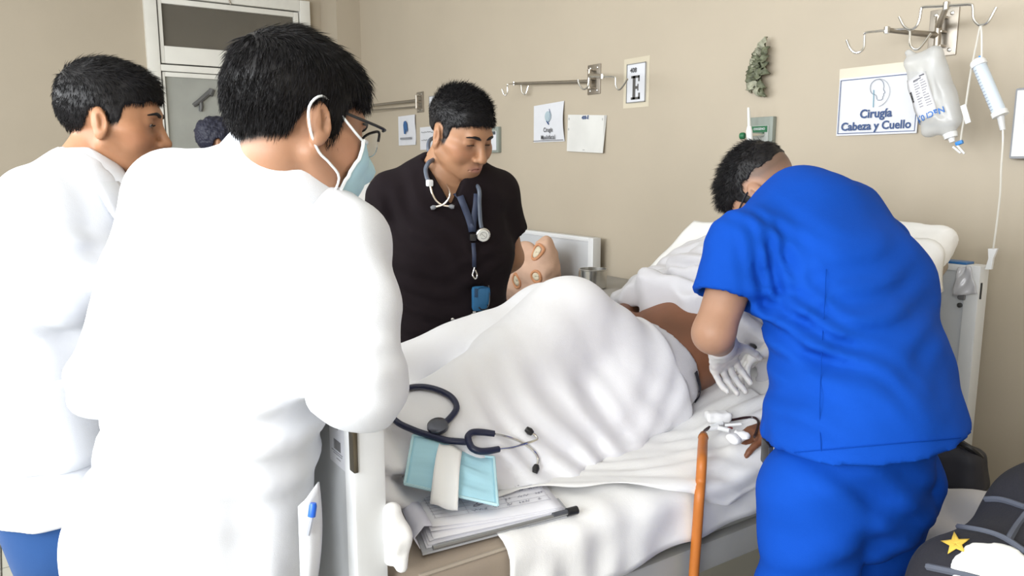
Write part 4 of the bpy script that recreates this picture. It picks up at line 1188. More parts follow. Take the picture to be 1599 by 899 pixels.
# coat
cs = garment([(at(445, 285, 1.26), .085, .075, RA), (at(432, 335, 1.27), .150, .10, RA), (at(392, 430, 1.29), .185, .135, RA), (at(335, 640, 1.30), .180, .140, RA), (at(296, 860, 1.33), .212, .165, RA), (at(280, 1160, 1.37), .235, .19, RA)],
             [[(at(455, 315, 1.25), .06), (JA['shR'], .078), (at(551, 480, 1.185), .074), (JA['elR'], .064)], [(JA['elR'], .064), (JA['wrR'], .05)],
              [(at(425, 285, 1.29), .06), (JA['shL'], .076), (at(222, 440, 1.41), .072), (JA['elL'], .062)], [(JA['elL'], .062), (JA['wrL'], .05)]])
nz1, nz2 = noise3(41, 3.5), noise3(42, 9.0)
cs.disp(lambda P: .004 * nz1(P) + .0015 * nz2(P))
cs.disp(folds(at(470, 690, 1.2), (.2, .1, 1), RA + ZU * .5, .07, .007, .2, .12, 2))
cs.disp(folds(at(200, 660, 1.36), (.2, .1, 1), RA - ZU * .5, .07, .008, .16, .12, 3))
cs.disp(folds(at(520, 560, 1.15), (0, 0, 1), RT * 1.0 + ZU * .3, .05, .006, .08, .09, 5))
cs.disp(folds(at(420, 860, 1.2), RT, ZU, .11, .004, .25, .2, 6))
cs.disp(folds(at(190, 860, 1.3), RT, ZU, .12, .004, .25, .2, 8))
zh = .58
cs.cut(plane((0, 0, zh), (0, 0, -1)), .01)
pn = JA['neck'] + unit(HA[0] - JA['neck']) * .055
cs.u(torso_sdf(JA), .02).u(cap(at(440, 285, 1.26), at(451, 246, 1.24), .080, .076), .03)
cs.sub(cap(at(457, 215, 1.225), at(464, 180, 1.20), .062), .006)
lo, hi = bounds([s for s in (JA['shL'], JA['shR'], JA['elL'], JA['elR'], JA['wrL'], JA['wrR'], JA['neck'], JA['pel'])], .26); lo[2] = zh - .03
coat = sdf_obj('coat', cs, lo, hi, .008, COAT, pa)
up = unit(at(470, 150, 1.25) - at(440, 262, 1.26)); cc = at(452, 240, 1.238)
collar_band(cc, up, FA, [(.067, .000), (.066, .026), (.070, .034), (.078, .032), (.092, .010), (.112, -.030), (.128, -.062)], gap=84, th=.004, wob=.004, seed=4).build('collar', COAT, pa, angle=0)
# ================================================================ doctor at the left edge, in profile
YBd = 66
RB, FB = look(YBd, 0)[0], look(YBd, 0)[1]
nB = at(143, 256, 1.62)
JB = dict(sc=1.0, side_p=RB, side_c=RB, pel=at(96, 730, 1.64), waist=at(98, 590, 1.64), chest=at(106, 420, 1.64), neck=nB)
JB['shR'] = at(62, 322, 1.50); JB['shL'] = nB - RB * .185 - V(0, 0, .085)
JB['elR'] = at(78, 462, 1.46); JB['wrR'] = at(205, 425, 1.56)
JB['elL'] = JB['shL'] + V(0, 0, -.27) + FB * .06; JB['wrL'] = JB['elL'] + FB * .12 + RB * .20 + V(0, 0, .03)
JB['hdR'] = dict(fwd=-RB * .8 + FB * .3, palm=-FB, thumb=ZU); JB['hdL'] = dict(fwd=RB * .9 + FB * .2, palm=-FB, thumb=ZU)
stand(JB, JB['pel'], JB['pel'] + FB * .03 , FB)
HB = (at(177, 192, 1.62), look(76, 8), .98, head_sdf(nose=.98, lids=.25))
pb = thing('person', 'man in profile at the left edge in a white coat over navy clothes', 'person', (JB['pel'][0], JB['pel'][1], 0))
zlB = hairline(front=.058, temple=.046, burn=-.016, above_ear=.028, nape=-.036)
lo, hi = jb(JB, HB)
sdf_obj('body', body_sdf(JB, HB), lo, hi, .011, SKIN, pb, zones=[(HB[0] - .14, HB[0] + .14, .0028)], col=skin_col((.385, .188, .098), parts=[(HB[0], HB[1], HB[2], lambda q: zlB(q) + .003, .12)]))
def comb_b(q, N):
    t = np.clip((q[:, 2] - .04) / .07, 0, 1)[:, None]
    D = N * (.08 + .10 * t) + np.array([0, .6, .0]) * t + np.array([0, -.1, -.9]) * (1 - t)
    return D, .5 + .5 * t[:, 0]
make_hair(pb, HB[0], HB[1], HB[2], zlB, n=16000, jitter=.12, length=.027, comb=comb_b, seed=51, top=.008, side=.004, front=.006, bumps=.001)
face_parts(pb, HB[0], HB[1], HB[2])
zhB = float(at(90, 824, 1.47)[2])
stB = [(at(140, 285, 1.62), .085, .08, RB), (at(128, 335, 1.63), .155, .105, RB), (at(106, 430, 1.64), .190, .130, RB), (at(98, 600, 1.64), .185, .128, RB), (at(98, 740, 1.64), .205, .142, RB), (at(97, 900, 1.64), .215, .150, RB)]
slB = [[(at(120, 308, 1.58), .062), (JB['shR'], .074), (at(66, 390, 1.47), .072), (JB['elR'], .064)], [(JB['elR'], .066), (JB['wrR'], .052)],
       [(nB - RB * .06 - V(0, 0, .05), .06), (JB['shL'], .072), (JB['elL'], .06)], [(JB['elL'], .06), (JB['wrL'], .05)]]
cb = garment(stB, slB).u(torso_sdf(JB), .02)
nz1, nz2 = noise3(61, 4.0), noise3(62, 9.0)
cb.disp(lambda P: .003 * nz1(P) + .0012 * nz2(P))
cb.disp(folds(at(110, 415, 1.40), RT * .5 + ZU, RT - ZU * .6, .045, .008, .08, .09, 3))
cb.disp(folds(at(60, 560, 1.5), RT, ZU - RT * .15, .075, .008, .25, .10, 4))
cb.disp(folds(at(110, 700, 1.5), RT * .9 + ZU * .3, ZU, .10, .008, .22, .16, 6))
cb.sub(vneck(nB + FB * .05, FB, ZU, RB, .27, .085))
cb.cut(plane((0, 0, zhB), (0, 0, -1)), .008)
cb.sub(cap(nB - V(0, 0, .02), HB[0] - FB * .03, .063), .012)
lo, hi = bounds([JB[k] for k in ('shL', 'shR', 'elL', 'elR', 'wrL', 'wrR', 'neck', 'pel')], .24); lo[2] = zhB - .03
coatB = sdf_obj('coat', cb, lo, hi, .008, COAT, pb)
# collar, lapels, pocket, front edge
upB = unit(ZU - FB * .22)
collar_band(nB + V(0, 0, -.018) + FB * .012, upB, FB, [(.060, .02), (.060, .046), (.064, .053), (.071, .050), (.090, .012), (.106, -.025)], gap=96, th=.004, seed=8,
            jag=lambda a, j: -.075 * max(0, math.cos(a)) ** 1.2 + .012 * max(0, -math.cos(a))).build('collar', COAT, coatB, angle=0)
def skin_to(fn, p, d, off=.004, t0=.3):
    """walk from outside towards p along -d until the garment is met"""
    d = unit(d); t = t0
    for _ in range(60):
        q = p + d * t; e = float(fn(q[None].astype(f32))[0]) - off
        if e < .001 or t < -.25: break
        t -= min(.05, max(.001, e * .8))
    return p + d * t
def lapel(sgn):
    P_ = np.zeros((9, 6, 3)); tip = nB - V(0, 0, .265) + FB * .05
    top = nB + RB * sgn * .088 - V(0, 0, .035) + FB * .02
    for i, q in enumerate(np.linspace(0, 1, 9)):
        e0 = top * (1 - q) + tip * q
        wd = .070 * math.sin(math.pi * min(1, .22 + q * .78)) ** .8
        for j, r in enumerate(np.linspace(0, 1, 6)):
            b = e0 + RB * sgn * wd * r
            P_[i, j] = skin_to(cb, np.array([b[0], b[1], b[2]]) - FB * .02, FB + RB * sgn * .25, .007)
    mb = MB(); mb.grid(P_, .003); mb.build('lapel', COAT, coatB, angle=0)
lapel(1); lapel(-1)
def patch(fn, c, a, b, w, h, d, off, th, name, m, parent, n=10, sag=0):
    """a pocket or panel laid on a garment: centre c, across a, down b, looking along -d"""
    P_ = np.zeros((n, n, 3)); a, b = unit(a), unit(b)
    for i, x in enumerate(np.linspace(-.5, .5, n)):
        for j, y in enumerate(np.linspace(-.5, .5, n)):
            P_[i, j] = skin_to(fn, np.array(c) + a * x * w + b * y * h, d, off + (sag * (1 - 4 * x * x) if j == 0 else 0))
    mb = MB(); mb.grid(P_, th); return mb.build(name, m, parent, angle=0)
patch(cb, at(110, 620, 1.64), FB, -ZU, .15, .17, RB, .005, .003, 'pocket', COAT, coatB)
ib = garment([(at(138, 285, 1.625), .09, .075, RB), (at(128, 340, 1.64), .140, .088, RB), (at(108, 430, 1.64), .165, .112, RB), (at(100, 600, 1.64), .16, .11, RB), (at(97, 720, 1.64), .17, .12, RB)], [])
ib.sub(vneck(nB + FB * .05, FB, ZU, RB, .16, .065)).sub(cap(nB - V(0, 0, .02), HB[0] - FB * .03, .063), .01)
lo, hi = bounds([nB, JB['pel']], .22); sdf_obj('scrub_top', ib, lo, hi, .012, NAVY, pb)
trousers(JB, NAVY, pb, JB['pel'] + V(0, 0, .06), sc=1.0, wide=1.08)
# ================================================================ man in black scrubs on the far side of the bed
YC = 166
RC, FC = look(YC, 0)[0], look(YC, 0)[1]
nC = at(694, 256, 2.36)
JC = dict(sc=1.06, side_p=RC, side_c=RC, pel=at(697, 640, 2.44), waist=at(698, 520, 2.42), chest=at(700, 392, 2.39), neck=nC,
          shR=at(612, 310, 2.36), shL=at(774, 302, 2.46), elR=at(586, 425, 2.50), elL=at(797, 402, 2.56))
JC['wrR'] = at(668, 455, 2.62); JC['wrL'] = at(735, 462, 2.63)
JC['hdR'] = dict(fwd=-RC * .9, palm=-FC, thumb=-ZU); JC['hdL'] = dict(fwd=RC * .9 - FC * .3, palm=-FC, thumb=-ZU)
stand(JC, JC['pel'], JC['pel'] - FC * .02, FC)
HC = (at(719, 211, 2.30), look(134, 24, -3), 1.06, head_sdf(nose=1.15, jaw=1.16, cheek=1.0, lids=.72))
pc = thing('person', 'man in black v-neck scrubs standing beyond the bed looking down, hands behind his back', 'person', (JC['pel'][0], JC['pel'][1], 0))
zlC = hairline(front=.060, temple=.044, burn=-.022, above_ear=.036, nape=-.020)
lo, hi = jb(JC, HC)
colC = skin_col((.385, .20, .110), parts=[(HC[0], HC[1], HC[2], lambda q: zlC(q) - .004, .10)])
sdf_obj('body', body_sdf(JC, HC), lo, hi, .011, SKIN, pc, zones=[(HC[0] - .15, HC[0] + .15, .003)], col=colC)
make_hair(pc, HC[0], HC[1], HC[2], zlC, n=13000, length=.020, comb=comb_spiky, seed=71, top=.008, side=.003, front=.005, bumps=.0012)
face_parts(pc, HC[0], HC[1], HC[2])
eC1 = JC['shR'] + (JC['elR'] - JC['shR']) * .80; eC2 = JC['shL'] + (JC['elL'] - JC['shL']) * .62
tc = garment([(at(697, 268, 2.37), .10, .085, RC), (at(697, 312, 2.375), .175, .118, RC), (at(699, 392, 2.39), .188, .140, RC), (at(700, 500, 2.41), .185, .140, RC), (at(700, 640, 2.44), .195, .145, RC), (at(700, 720, 2.46), .205, .15, RC)],
             [[(at(665, 285, 2.36), .065), (JC['shR'], .078), (eC1 + (eC1 - JC['shR']) * .2, .084)], ([(at(728, 283, 2.38), .062), (JC['shL'], .074), (eC2 + (eC2 - JC['shL']) * .3, .076)], (eC2, JC['elL'] - JC['shL']))], .045)
tc.u(torso_sdf(JC, .010), .02)
nz1, nz2 = noise3(81, 4.0), noise3(82, 10.0)
tc.disp(lambda P: .0035 * nz1(P) + .0014 * nz2(P))
tc.disp(folds(at(655, 350, 2.25), RT + ZU * .9, RT * .8 - ZU, .06, .006, .14, .10, 2))
tc.disp(folds(at(660, 480, 2.27), ZU + RT * .3, RT - ZU * .3, .07, .005, .14, .16, 3))
tc.disp(folds(at(760, 450, 2.27), ZU - RT * .4, RT, .06, .005, .10, .14, 5))
tc.sub(cap(eC2 - (JC['elL'] - JC['shL']) * .05, JC['elL'], .064, .060), .004)
tc.sub(vneck(nC + FC * .05, FC, ZU, RC, .125, .062), .006)
tc.sub(cap(nC - V(0, 0, .015), HC[0] + V(0, 0, -.02) - FC * .03, .066), .012)
lo, hi = bounds([JC[k] for k in ('shL', 'shR', 'elR', 'elL', 'neck', 'pel')], .22); lo[2] = .66
tc.cut(plane((0, 0, .70), (0, 0, -1)), .006)
topC = sdf_obj('scrub_top', tc, lo, hi, .009, BLACKS, pc)
trousers(JC, BLACKS, pc, JC['pel'] + V(0, 0, .05), sc=1.05)
# lower pocket seam with its small stud
MB().tube([skin_to(tc, at(u, v, 2.40), FC, .001) for u, v in ((694, 483), (702, 487), (712, 489), (722, 489))], .0012, 5).build('pocket_stitching', mat('pale_thread', (.35, .35, .38), .6), topC)
MB().lathe([(.004, 0), (.005, .002), (.002, .004)], skin_to(tc, at(694, 484, 2.40), FC, .0005), FC, 10).build('stud', CHROME, topC)
# ---- stethoscope around his neck
STM = mat('stethoscope_metal', (.72, .66, .58), .25, .9)
GRT = mat('ear_tip_grey', (.20, .21, .23), .5)
def oc(u, v, off=.006): return skin_to(tc, at(u, v, 2.40), FC, off)
stc = thing('stethoscope', 'slate grey stethoscope hanging round the neck of the man in black', 'stethoscope', oc(672, 260))
w_ = oc(672, 246, .010)
back = [w_, at(669, 232, 2.36), at(672, 218, 2.40), at(690, 214, 2.47), at(712, 225, 2.48), at(728, 252, 2.47)]
MB().tube([*back[:2], *back[2:], at(733, 276, 2.40), oc(734, 292, .008), oc(735, 315, .008), oc(737, 340, .008), oc(739, 352, .008)], .0062, 8, smooth=5).build('tube', TUBEGREY, stc)
y_ = oc(671, 249, .014)
for q in ([y_, oc(660, 254, .014), oc(655, 264, .013), oc(656, 276, .012), oc(659, 283, .012)], [y_, oc(679, 251, .014), oc(685, 259, .014), oc(687, 268, .014), oc(687, 276, .014)]):
    MB().tube(q, .0066, 8, smooth=5).build('tube_branch', TUBEGREY, stc)
for q, r in (((659, 284), .0085), ((687, 275), .0115)):
    p = oc(*q, .013); MB().box(p, (.018, .018, .020), bev=.005).build('connector', PLASTIC, stc)
for k in (-1, 1): MB().lathe([(.0026, 0), (.0020, .001)], oc(687 + 2.6 * k, 276, .024), FC, 8).build('rivet', BLACKP, stc)
e1 = [oc(660, 288, .012), oc(663, 300, .012), oc(669, 310, .013), oc(678, 316, .015), oc(690, 318, .014)]
e2 = [oc(688, 282, .016), oc(688, 296, .016), oc(686, 306, .018), oc(678, 315, .020), oc(665, 319, .014)]
for q in (e1, e2):
    MB().tube(q, .0030, 8, smooth=5).build('ear_tube', STM, stc)
    d = unit(q[-1] - q[-2]); MB().tube([q[-1] - d * .006, q[-1] + d * .002, q[-1] + d * .010], [.004, .0075, .005], 10).build('ear_tip', GRT, stc)
cp = oc(739.5, 360, .008)
MB().lathe([(.018, 0), (.0215, .004), (.0215, .011), (.019, .014), (.017, .0145)], cp, FC - ZU * .15, 28).build('chestpiece', CHROME, stc)
MB().lathe([(.0165, 0), (.0165, .001)], cp + unit(FC - ZU * .15) * .0142, FC - ZU * .15, 24).build('diaphragm', mat('diaphragm_white', (.72, .72, .68), .4), stc)
fd = unit(FC - ZU * .15); fs = unit(np.cross(fd, ZU)); fu = np.cross(fs, fd)
MB().tube([cp + fd * .0158 + fs * .010 * math.cos(a) + fu * .010 * math.sin(a) for a in np.linspace(0, 5.5, 14)], .0007, 5).build('ring_mark', mat('mark_grey', (.25, .25, .25), .5), stc)
MB().tube([cp + fd * .0158 - fs * .006 - fu * .005, cp + fd * .0158 + fs * .006 + fu * .005], .0007, 5).build('slash_mark', mat('mark_grey', (.25, .25, .25), .5), stc)
# ---- lanyard with a blue pouch
ly = thing('lanyard', 'dark blue neck lanyard with a clip hanging on the black scrubs', 'lanyard', oc(725, 400))
LAN = mat('lanyard_blue', (.030, .042, .085), .6)
def ribbon(pts, w, m, name, parent):
    pts = np.array(pts); t = np.gradient(pts, axis=0); P_ = np.zeros((len(pts), 3, 3))
    for i in range(len(pts)):
        s = unit(np.cross(FC, t[i]))
        for j, e in enumerate((-.5, 0, .5)): P_[i, j] = pts[i] + s * w * e
    mb = MB(); mb.grid(P_, .0015); return mb.build(name, m, parent, angle=0)
ribbon([oc(u, v, .005) for u, v in ((689, 262), (692, 274), (698, 288), (705, 304), (712, 320), (718, 334), (722, 346), (724, 356))], .020, LAN, 'ribbon', ly)
ribbon([oc(u, v, .006) for u, v in ((731, 300), (730, 315), (728, 330), (726, 345), (725, 356))], .018, LAN, 'ribbon', ly)
MB().box(oc(724, 364, .008), (.020, .012, .020), R=np.stack([fs, FC, ZU], 1), bev=.003).build('buckle', BLACKP, ly)
ribbon([oc(u, v, .006) for u, v in ((724.5, 372), (725.5, 390), (726.5, 408))], .012, LAN, 'strap', ly)
MB().tube([oc(727, 408, .006), oc(725.5, 414, .008), oc(724, 420, .008), oc(728, 425, .008), oc(731, 420, .008), oc(728, 412, .008)], .0022, 6, smooth=4).build('clip', CHROME, ly)
PB_ = mat('pouch_blue', (.020, .135, .30), .55, bump=.2, bscale=300)
RP = np.stack([fs, FC, ZU], 1)
pch = thing('pouch', 'small blue zip pouch hanging from the lanyard at the waist', 'pouch', oc(733, 455))
MB().box(oc(734, 454, .022), (.044, .034, .072), R=RP, bev=.010).build('body', PB_, pch)
MB().box(oc(739, 449, .040), (.036, .006, .052), R=RP, bev=.008).build('flap', PB_, pch)
MB().tube([oc(u, v, .042) for u, v in ((747, 434), (748, 455), (744, 467), (735, 468), (730, 464))], .0022, 6, smooth=3).build('zip_edge', BLACKP, pch)
MB().box(oc(727, 444, .042), (.010, .008, .026), R=RP, bev=.003).build('strap_loop', mat('pouch_dark', (.010, .05, .12), .5), pch)
bd = thing('badge_reel', 'small clear and beige badge clip hanging below the blue pouch', 'badge', oc(728, 483))
MB().box(oc(727.5, 484, .010), (.020, .006, .030), R=RP, bev=.002).build('badge', mat('badge_beige', (.50, .46, .38), .4), bd)
MB().box(oc(726.5, 475, .010), (.010, .007, .010), R=RP, bev=.002).build('clip', CHROME, bd)
# ================================================================ nurse in royal blue bending over the patient
YD = -30
RD, FD = look(YD, 0)[0], look(YD, 0)[1]
nD = at(1243, 312, 1.88)
JD = dict(sc=1.08, side_p=RD, side_c=unit(RD), pel=at(1340, 730, 1.60), waist=at(1350, 590, 1.66), chest=at(1325, 440, 1.77), neck=nD,
          shL=at(1160, 385, 1.74), shR=at(1368, 385, 1.97), elL=at(1114, 520, 1.70), elR=at(1300, 540, 2.06))
JD['wrL'] = at(1129, 542, 1.85); JD['wrR'] = at(1216, 542, 1.97)
stand(JD, JD['pel'], at(1322, 899, 1.50) - V(0, 0, 0), FD, w=.120, back=.05)
HD = (at(1200, 304, 1.96), look(-48, 66, 0), 1.02, head_sdf(lids=.6))
pd_ = thing('person', 'man in royal blue scrubs bending over the patient with gloved hands', 'person', (JD['pel'][0], JD['pel'][1], 0))
zlD = hairline(front=.062, temple=.050, burn=-.012, above_ear=.044, nape=.016)
lo, hi = jb(JD, HD)
stub = hairline(front=.062, temple=.046, burn=-.018, above_ear=.030, nape=-.030)
def colD(v):
    c = skin_col((.40, .222, .142), parts=[(HD[0], HD[1], HD[2], lambda q: zlD(q) - .002, .15)])(v)
    q = ((v - HD[0]) @ np.array(HD[1]).T) / HD[2]
    m = (np.clip((q[:, 2] - stub(q)) / .03, 0, 1) * (np.linalg.norm(q, axis=1) < .2) * .72)[:, None]
    return c * (1 - m) + np.array([.07, .05, .04]) * m
bD = body_sdf(JD, HD)
gl, gr = JD['wrL'] - V(0, 0, 0), JD['wrR']
sdf_obj('body', bD, lo, hi, .011, SKIN, pd_, zones=[(HD[0] - .14, HD[0] + .14, .0032), (JD['elL'] - .14, JD['elL'] + .16, .006)], col=colD)
make_hair(pd_, HD[0], HD[1], HD[2], zlD, n=12000, length=.020, comb=comb_spiky, seed=91, top=.010, side=.002, front=.006, bumps=.002)
fv, fq = sdf_mesh(local(HD[3], HD[0], HD[1], HD[2]), HD[0] - .15, HD[0] + .15, .006)   # shaved fade below the longer hair
def fade_keep(q): return ((q[:, 2] > stub(q) + .004) & (q[:, 2] < zlD(q) + .012) & (q[:, 1] < .05)).astype(float)
sv_, st2 = strands(fv, fq, HD[0], HD[1], HD[2], 9000, .006, comb_short, rad=.00028, seed=97, keep=fade_keep)
o_ = mesh_obj('hair_fade', sv_, st2, HAIR, pd_); o_['kind'] = 'stuff'
glasses(pd_, HD[0], HD[1], HD[2], BLACKP)
# gloved hands
def glove(name, wr, el, **kw):
    S = Sd(); d = unit(wr - el)
    S.u(cap(wr - d * .05, wr, .040, .033)); hand(S, wr, **kw)
    S.disp(lambda P, n=noise3(95, 40.0): .0007 * n(P))
    o = sdf_obj(name, S, wr - .20, wr + .20, .0035, GLOVE, pd_); o['label'] = 'thin white latex glove'
    d = unit(wr - el); MB().tube([wr - d * .05 + (V(d[1], -d[0], 0) * math.cos(a) + np.cross(d, V(d[1], -d[0], 0)) * math.sin(a)) * .040 for a in np.linspace(0, 2 * math.pi, 20)], .0018, 6, cap=False).build('cuff_roll', GLOVE, o)
    return o
toB = lambda u, v, d: at(u, v, d)
glove('glove', JD['wrL'], JD['elL'], fwd=FH * .62 - ZU * .62 + RT * .22, palm=-ZU * .5 - FH * .4 + RT * .35, thumb=RT * .75 + FH * .5 + ZU * .35, curls=[(30, 30, 20), (34, 36, 20), (40, 36, 24), (44, 36, 24)], sc=.96)
glove('glove', JD['wrR'], JD['elR'], fwd=-RT * .85 + V(0, 0, -.35), palm=-ZU * .8 - FH * .2, thumb=FH * .3 - ZU * .7 - RT * .2, curls=[(20, 30, 20), (25, 32, 20), (30, 34, 22), (34, 36, 24)], sc=.92)
# scrub top
eL = JD['shL'] + (JD['elL'] - JD['shL']) * .62; eR = JD['shR'] + (JD['elR'] - JD['shR']) * .62
zhD = at(1340, 716, 1.45)
td = garment([(at(1246, 310, 1.88), .085, .075, RD), (at(1275, 345, 1.85), .170, .115, RD), (at(1322, 440, 1.77), .208, .140, RD), (at(1345, 570, 1.67), .205, .145, RD), (at(1350, 690, 1.60), .210, .178, RD), (at(1350, 800, 1.57), .218, .190, RD)],
             [([(at(1215, 345, 1.83), .075), (JD['shL'], .080), (eL + (eL - JD['shL']) * .3, .074)], (eL, JD['elL'] - JD['shL'])), ([(at(1320, 335, 1.92), .075), (JD['shR'], .078), (eR + (eR - JD['shR']) * .3, .076)], (eR, JD['elR'] - JD['shR']))], .05)
td.u(torso_sdf(JD, .010), .02)
nz1, nz2 = noise3(111, 3.5), noise3(112, 9.0)
td.disp(lambda P: .004 * nz1(P) + .0014 * nz2(P))
td.disp(folds(at(1240, 520, 1.55), RT * .45 + ZU, RT - ZU * -.45, .050, .009, .16, .10, 2))
td.disp(folds(at(1330, 490, 1.60), RT * -.35 + ZU, RT + ZU * .35, .06, .006, .18, .12, 9))
td.disp(folds(at(1200, 420, 1.66), RT + ZU * .2, ZU - RT * .2, .035, .006, .09, .06, 3))
td.disp(folds(at(1230, 610, 1.50), RT * .25 + ZU, RT, .07, .006, .15, .12, 6))
td.disp(folds(at(1185, 365, 1.70), RT * .7 + ZU, RT - ZU * .7, .05, .004, .10, .08, 7))
td.sub(cap(eL - (JD['elL'] - JD['shL']) * .03, JD['elL'], .059, .059), .004)
hemn = unit(V(0, 0, -1) + RT * .10)
td.cut(plane(zhD, hemn), .006)
td.sub(econe(at(1350, 700, 1.60), at(1350, 860, 1.57), (.185, .150), (.19, .155), RD), .004)
td.sub(cap(nD - unit(HD[0] - nD) * .01, HD[0], .062), .012)
# side slit at the hem
sl = at(1222, 690, 1.47)
td.sub(rbox(sl, (.004, .12, .05), np.stack([RT, FH, ZU]), .002), .003)
lo, hi = bounds([JD[k] for k in ('shL', 'shR', 'elL', 'elR', 'neck', 'pel')], .22); lo[2] = zhD[2] - .06
topD = sdf_obj('scrub_top', td, lo, hi, .008, BLUES, pd_)
def od(u, v, off=.003, d=1.2): 
    r = ray(u, v); t = d
    for _ in range(80):
        e = float(td((CAMP + r * t)[None].astype(f32))[0]) - off
        if e < .001 or t > 2.4: break
        t += min(.05, max(.001, e * .7))
    return CAMP + r * t
SEAM = mat('seam_blue', (.003, .052, .36), .9, spec=.08)
MB().tube([od(u, v, .0006) for u, v in ((1290, 420), (1288, 470), (1284, 530), (1281, 600), (1280, 650), (1282, 704))], .0008, 6, smooth=4).build('back_seam', SEAM, topD)
MB().tube([od(u, v, .0006) for u, v in np.stack([np.linspace(1240, 1500, 14), np.linspace(706, 683, 14)], 1)], .0012, 6).build('hem_stitching', SEAM, topD)
def legx(S):
    S.disp(folds(at(1330, 770, 1.45), RT * .5 + ZU, RT - ZU * .5, .07, .006, .16, .12, 3))
    S.disp(folds(at(1250, 800, 1.45), RT * -.3 + ZU, RT + ZU * .35, .10, .008, .2, .2, 5))
    S.u(ell(at(1268, 775, 1.56), (.10, .11, .12)), .04)
    S.disp(folds(at(1440, 800, 1.5), RT * .6 + ZU, RT - ZU * .6, .06, .006, .1, .14, 8))
trousers(JD, BLUES, pd_, JD['pel'] + V(0, 0, .05), sc=1.12, h=.009, extra=legx, wide=.93, kl=.006)
ph = at(1209, 712, 1.615)
o = thing('phone', 'black phone sticking out of the blue trouser pocket', 'phone', ph)
MB().box(ph + FD * .02, (.012, .05, .052), R=np.stack([unit(RT + FH * .3), FH, ZU], 1), bev=.004).build('case', BLACKP, o)
MB().box(ph + FD * .02 - RT * .002 - FH * .0265, (.008, .003, .045), R=np.stack([unit(RT + FH * .3), FH, ZU], 1)).build('edge_strip', DARKGREY, o)
# ================================================================ the patient
JE = dict(sc=.98, side_p=-AX, side_c=-AX, pel=V(-1.53, 1.44, .865), waist=V(-1.52, 1.57, .895), chest=V(-1.52, 1.78, 1.03), neck=V(-1.53, 1.97, 1.145),
          shL=V(-1.35, 1.90, 1.10), shR=V(-1.71, 1.90, 1.10), elL=V(-1.21, 1.76, .93), elR=V(-1.80, 1.70, .98), wrL=V(-1.205, 1.585, .775), wrR=V(-1.70, 1.52, .98))
JE['hdL'] = dict(fwd=V(0.0, -1, -.12), palm=V(0, 0, -1), thumb=V(-1, 0, 0), curls=[(12, 14, 10)] * 4, sc=.95); JE['hdR'] = dict(fwd=V(.5, -.6, 0), palm=-ZU, thumb=V(0, 1, 0))
JE['hipL'] = V(-1.44, 1.42, .85); JE['hipR'] = V(-1.62, 1.44, .87); JE['knL'] = V(-1.53, 1.20, 1.02); JE['knR'] = V(-1.70, 1.25, .98)
JE['anL'] = V(-1.52, .80, .82); JE['anR'] = V(-1.85, .84, .84); JE['toe'] = V(0, -.8, -.3)
fE = unit(V(0, -.75, .66)); HE = (V(-1.55, 2.07, 1.265), axes(fE, V(0, .66, .75)), 1.0, head_sdf(lids=.8))
JE['wrL'] = on(1226, 664, 2, .80); JE['hdL']['fwd'] = on(1135, 694, 2, .768) - JE['wrL']; JE['hdL']['palm'] = V(0, 0, -1); JE['hdL']['thumb'] = V(-.3, -.2, 0) + V(-.7, .3, 0)
pe = thing('person', 'patient lying on the bed with bare brown belly and knees raised under a sheet', 'person', (-1.53, 1.44, 0))
zlE = hairline()
lo, hi = jb(JE, HE, .18); lo[2] = .70
sE = body_sdf(JE, HE)
sE.u(ell((-1.52, 1.60, .935), (.165, .17, .105), IA), .05)
sE.sub(ell((-1.455, 1.565, 1.035), (.012, .010, .02)), .006)
colE = lambda v: skin_col((.205, .082, .040), lip=(.2, .08, .06), parts=[(HE[0], HE[1], HE[2], zlE, .2)])(v) * (1 - .35 * np.exp(-(((v - V(-1.46, 1.50, .985)) / V(.08, .05, .04)) ** 2).sum(1)))[:, None]  # shade of the belly fold crease is darkened into the skin colour
sdf_obj('body', sE, lo, hi, .009, SKIN, pe, zones=[(HE[0] - .13, HE[0] + .13, .0045), (JE['wrL'] - V(.07, .20, .07), JE['wrL'] + V(.07, .05, .07), .0045)], col=colE)
make_hair(pe, HE[0], HE[1], HE[2], zlE, n=1200, length=.02, seed=121, top=.018, side=.008, front=.004)
face_parts(pe, HE[0], HE[1], HE[2])
dot = MB()
# gown pulled up over the chest
gE = garment([(V(-1.52, 1.60, .92), .185, .150, -AX), (V(-1.52, 1.80, 1.05), .20, .145, -AX), (V(-1.53, 1.98, 1.18), .17, .11, -AX)],
             [[(V(-1.50, 1.93, 1.14), .07), (V(-1.34, 1.89, 1.10), .085), (V(-1.22, 1.75, .97), .08)], [(V(-1.55, 1.93, 1.14), .07), (V(-1.72, 1.89, 1.10), .085), (V(-1.80, 1.72, 1.0), .08)]], .04)
gE.u(cap((-1.36, 1.60, 1.05), (-1.62, 1.56, 1.085), .030, .034), .03)       # rolled lower edge
gE.u(cap((-1.62, 1.56, 1.085), (-1.80, 1.62, .99), .034, .04), .03)
gE.u(cap((-1.37, 1.61, 1.05), (-1.295, 1.70, .93), .032, .036), .03)
gE.u(cap((-1.295, 1.70, .93), (-1.285, 1.655, .845), .034, .022), .03)
gE.u(ell((-1.56, 1.70, 1.11), (.14, .09, .035), IA), .03)
n1, n2 = noise3(131, 8.0), noise3(132, 18.0)
gE.disp(lambda P: .006 * n1(P) + .002 * n2(P))
gE.disp(folds((-1.5, 1.66, 1.12), (0, .7, .6), (1, .15, .1), .055, .012, .30, .12, 3))
gE.disp(folds((-1.30, 1.70, .93), (.3, .4, 1), (.6, -1, -.2), .05, .010, .12, .12, 5))
wn_ = V(0, -1, -.35)
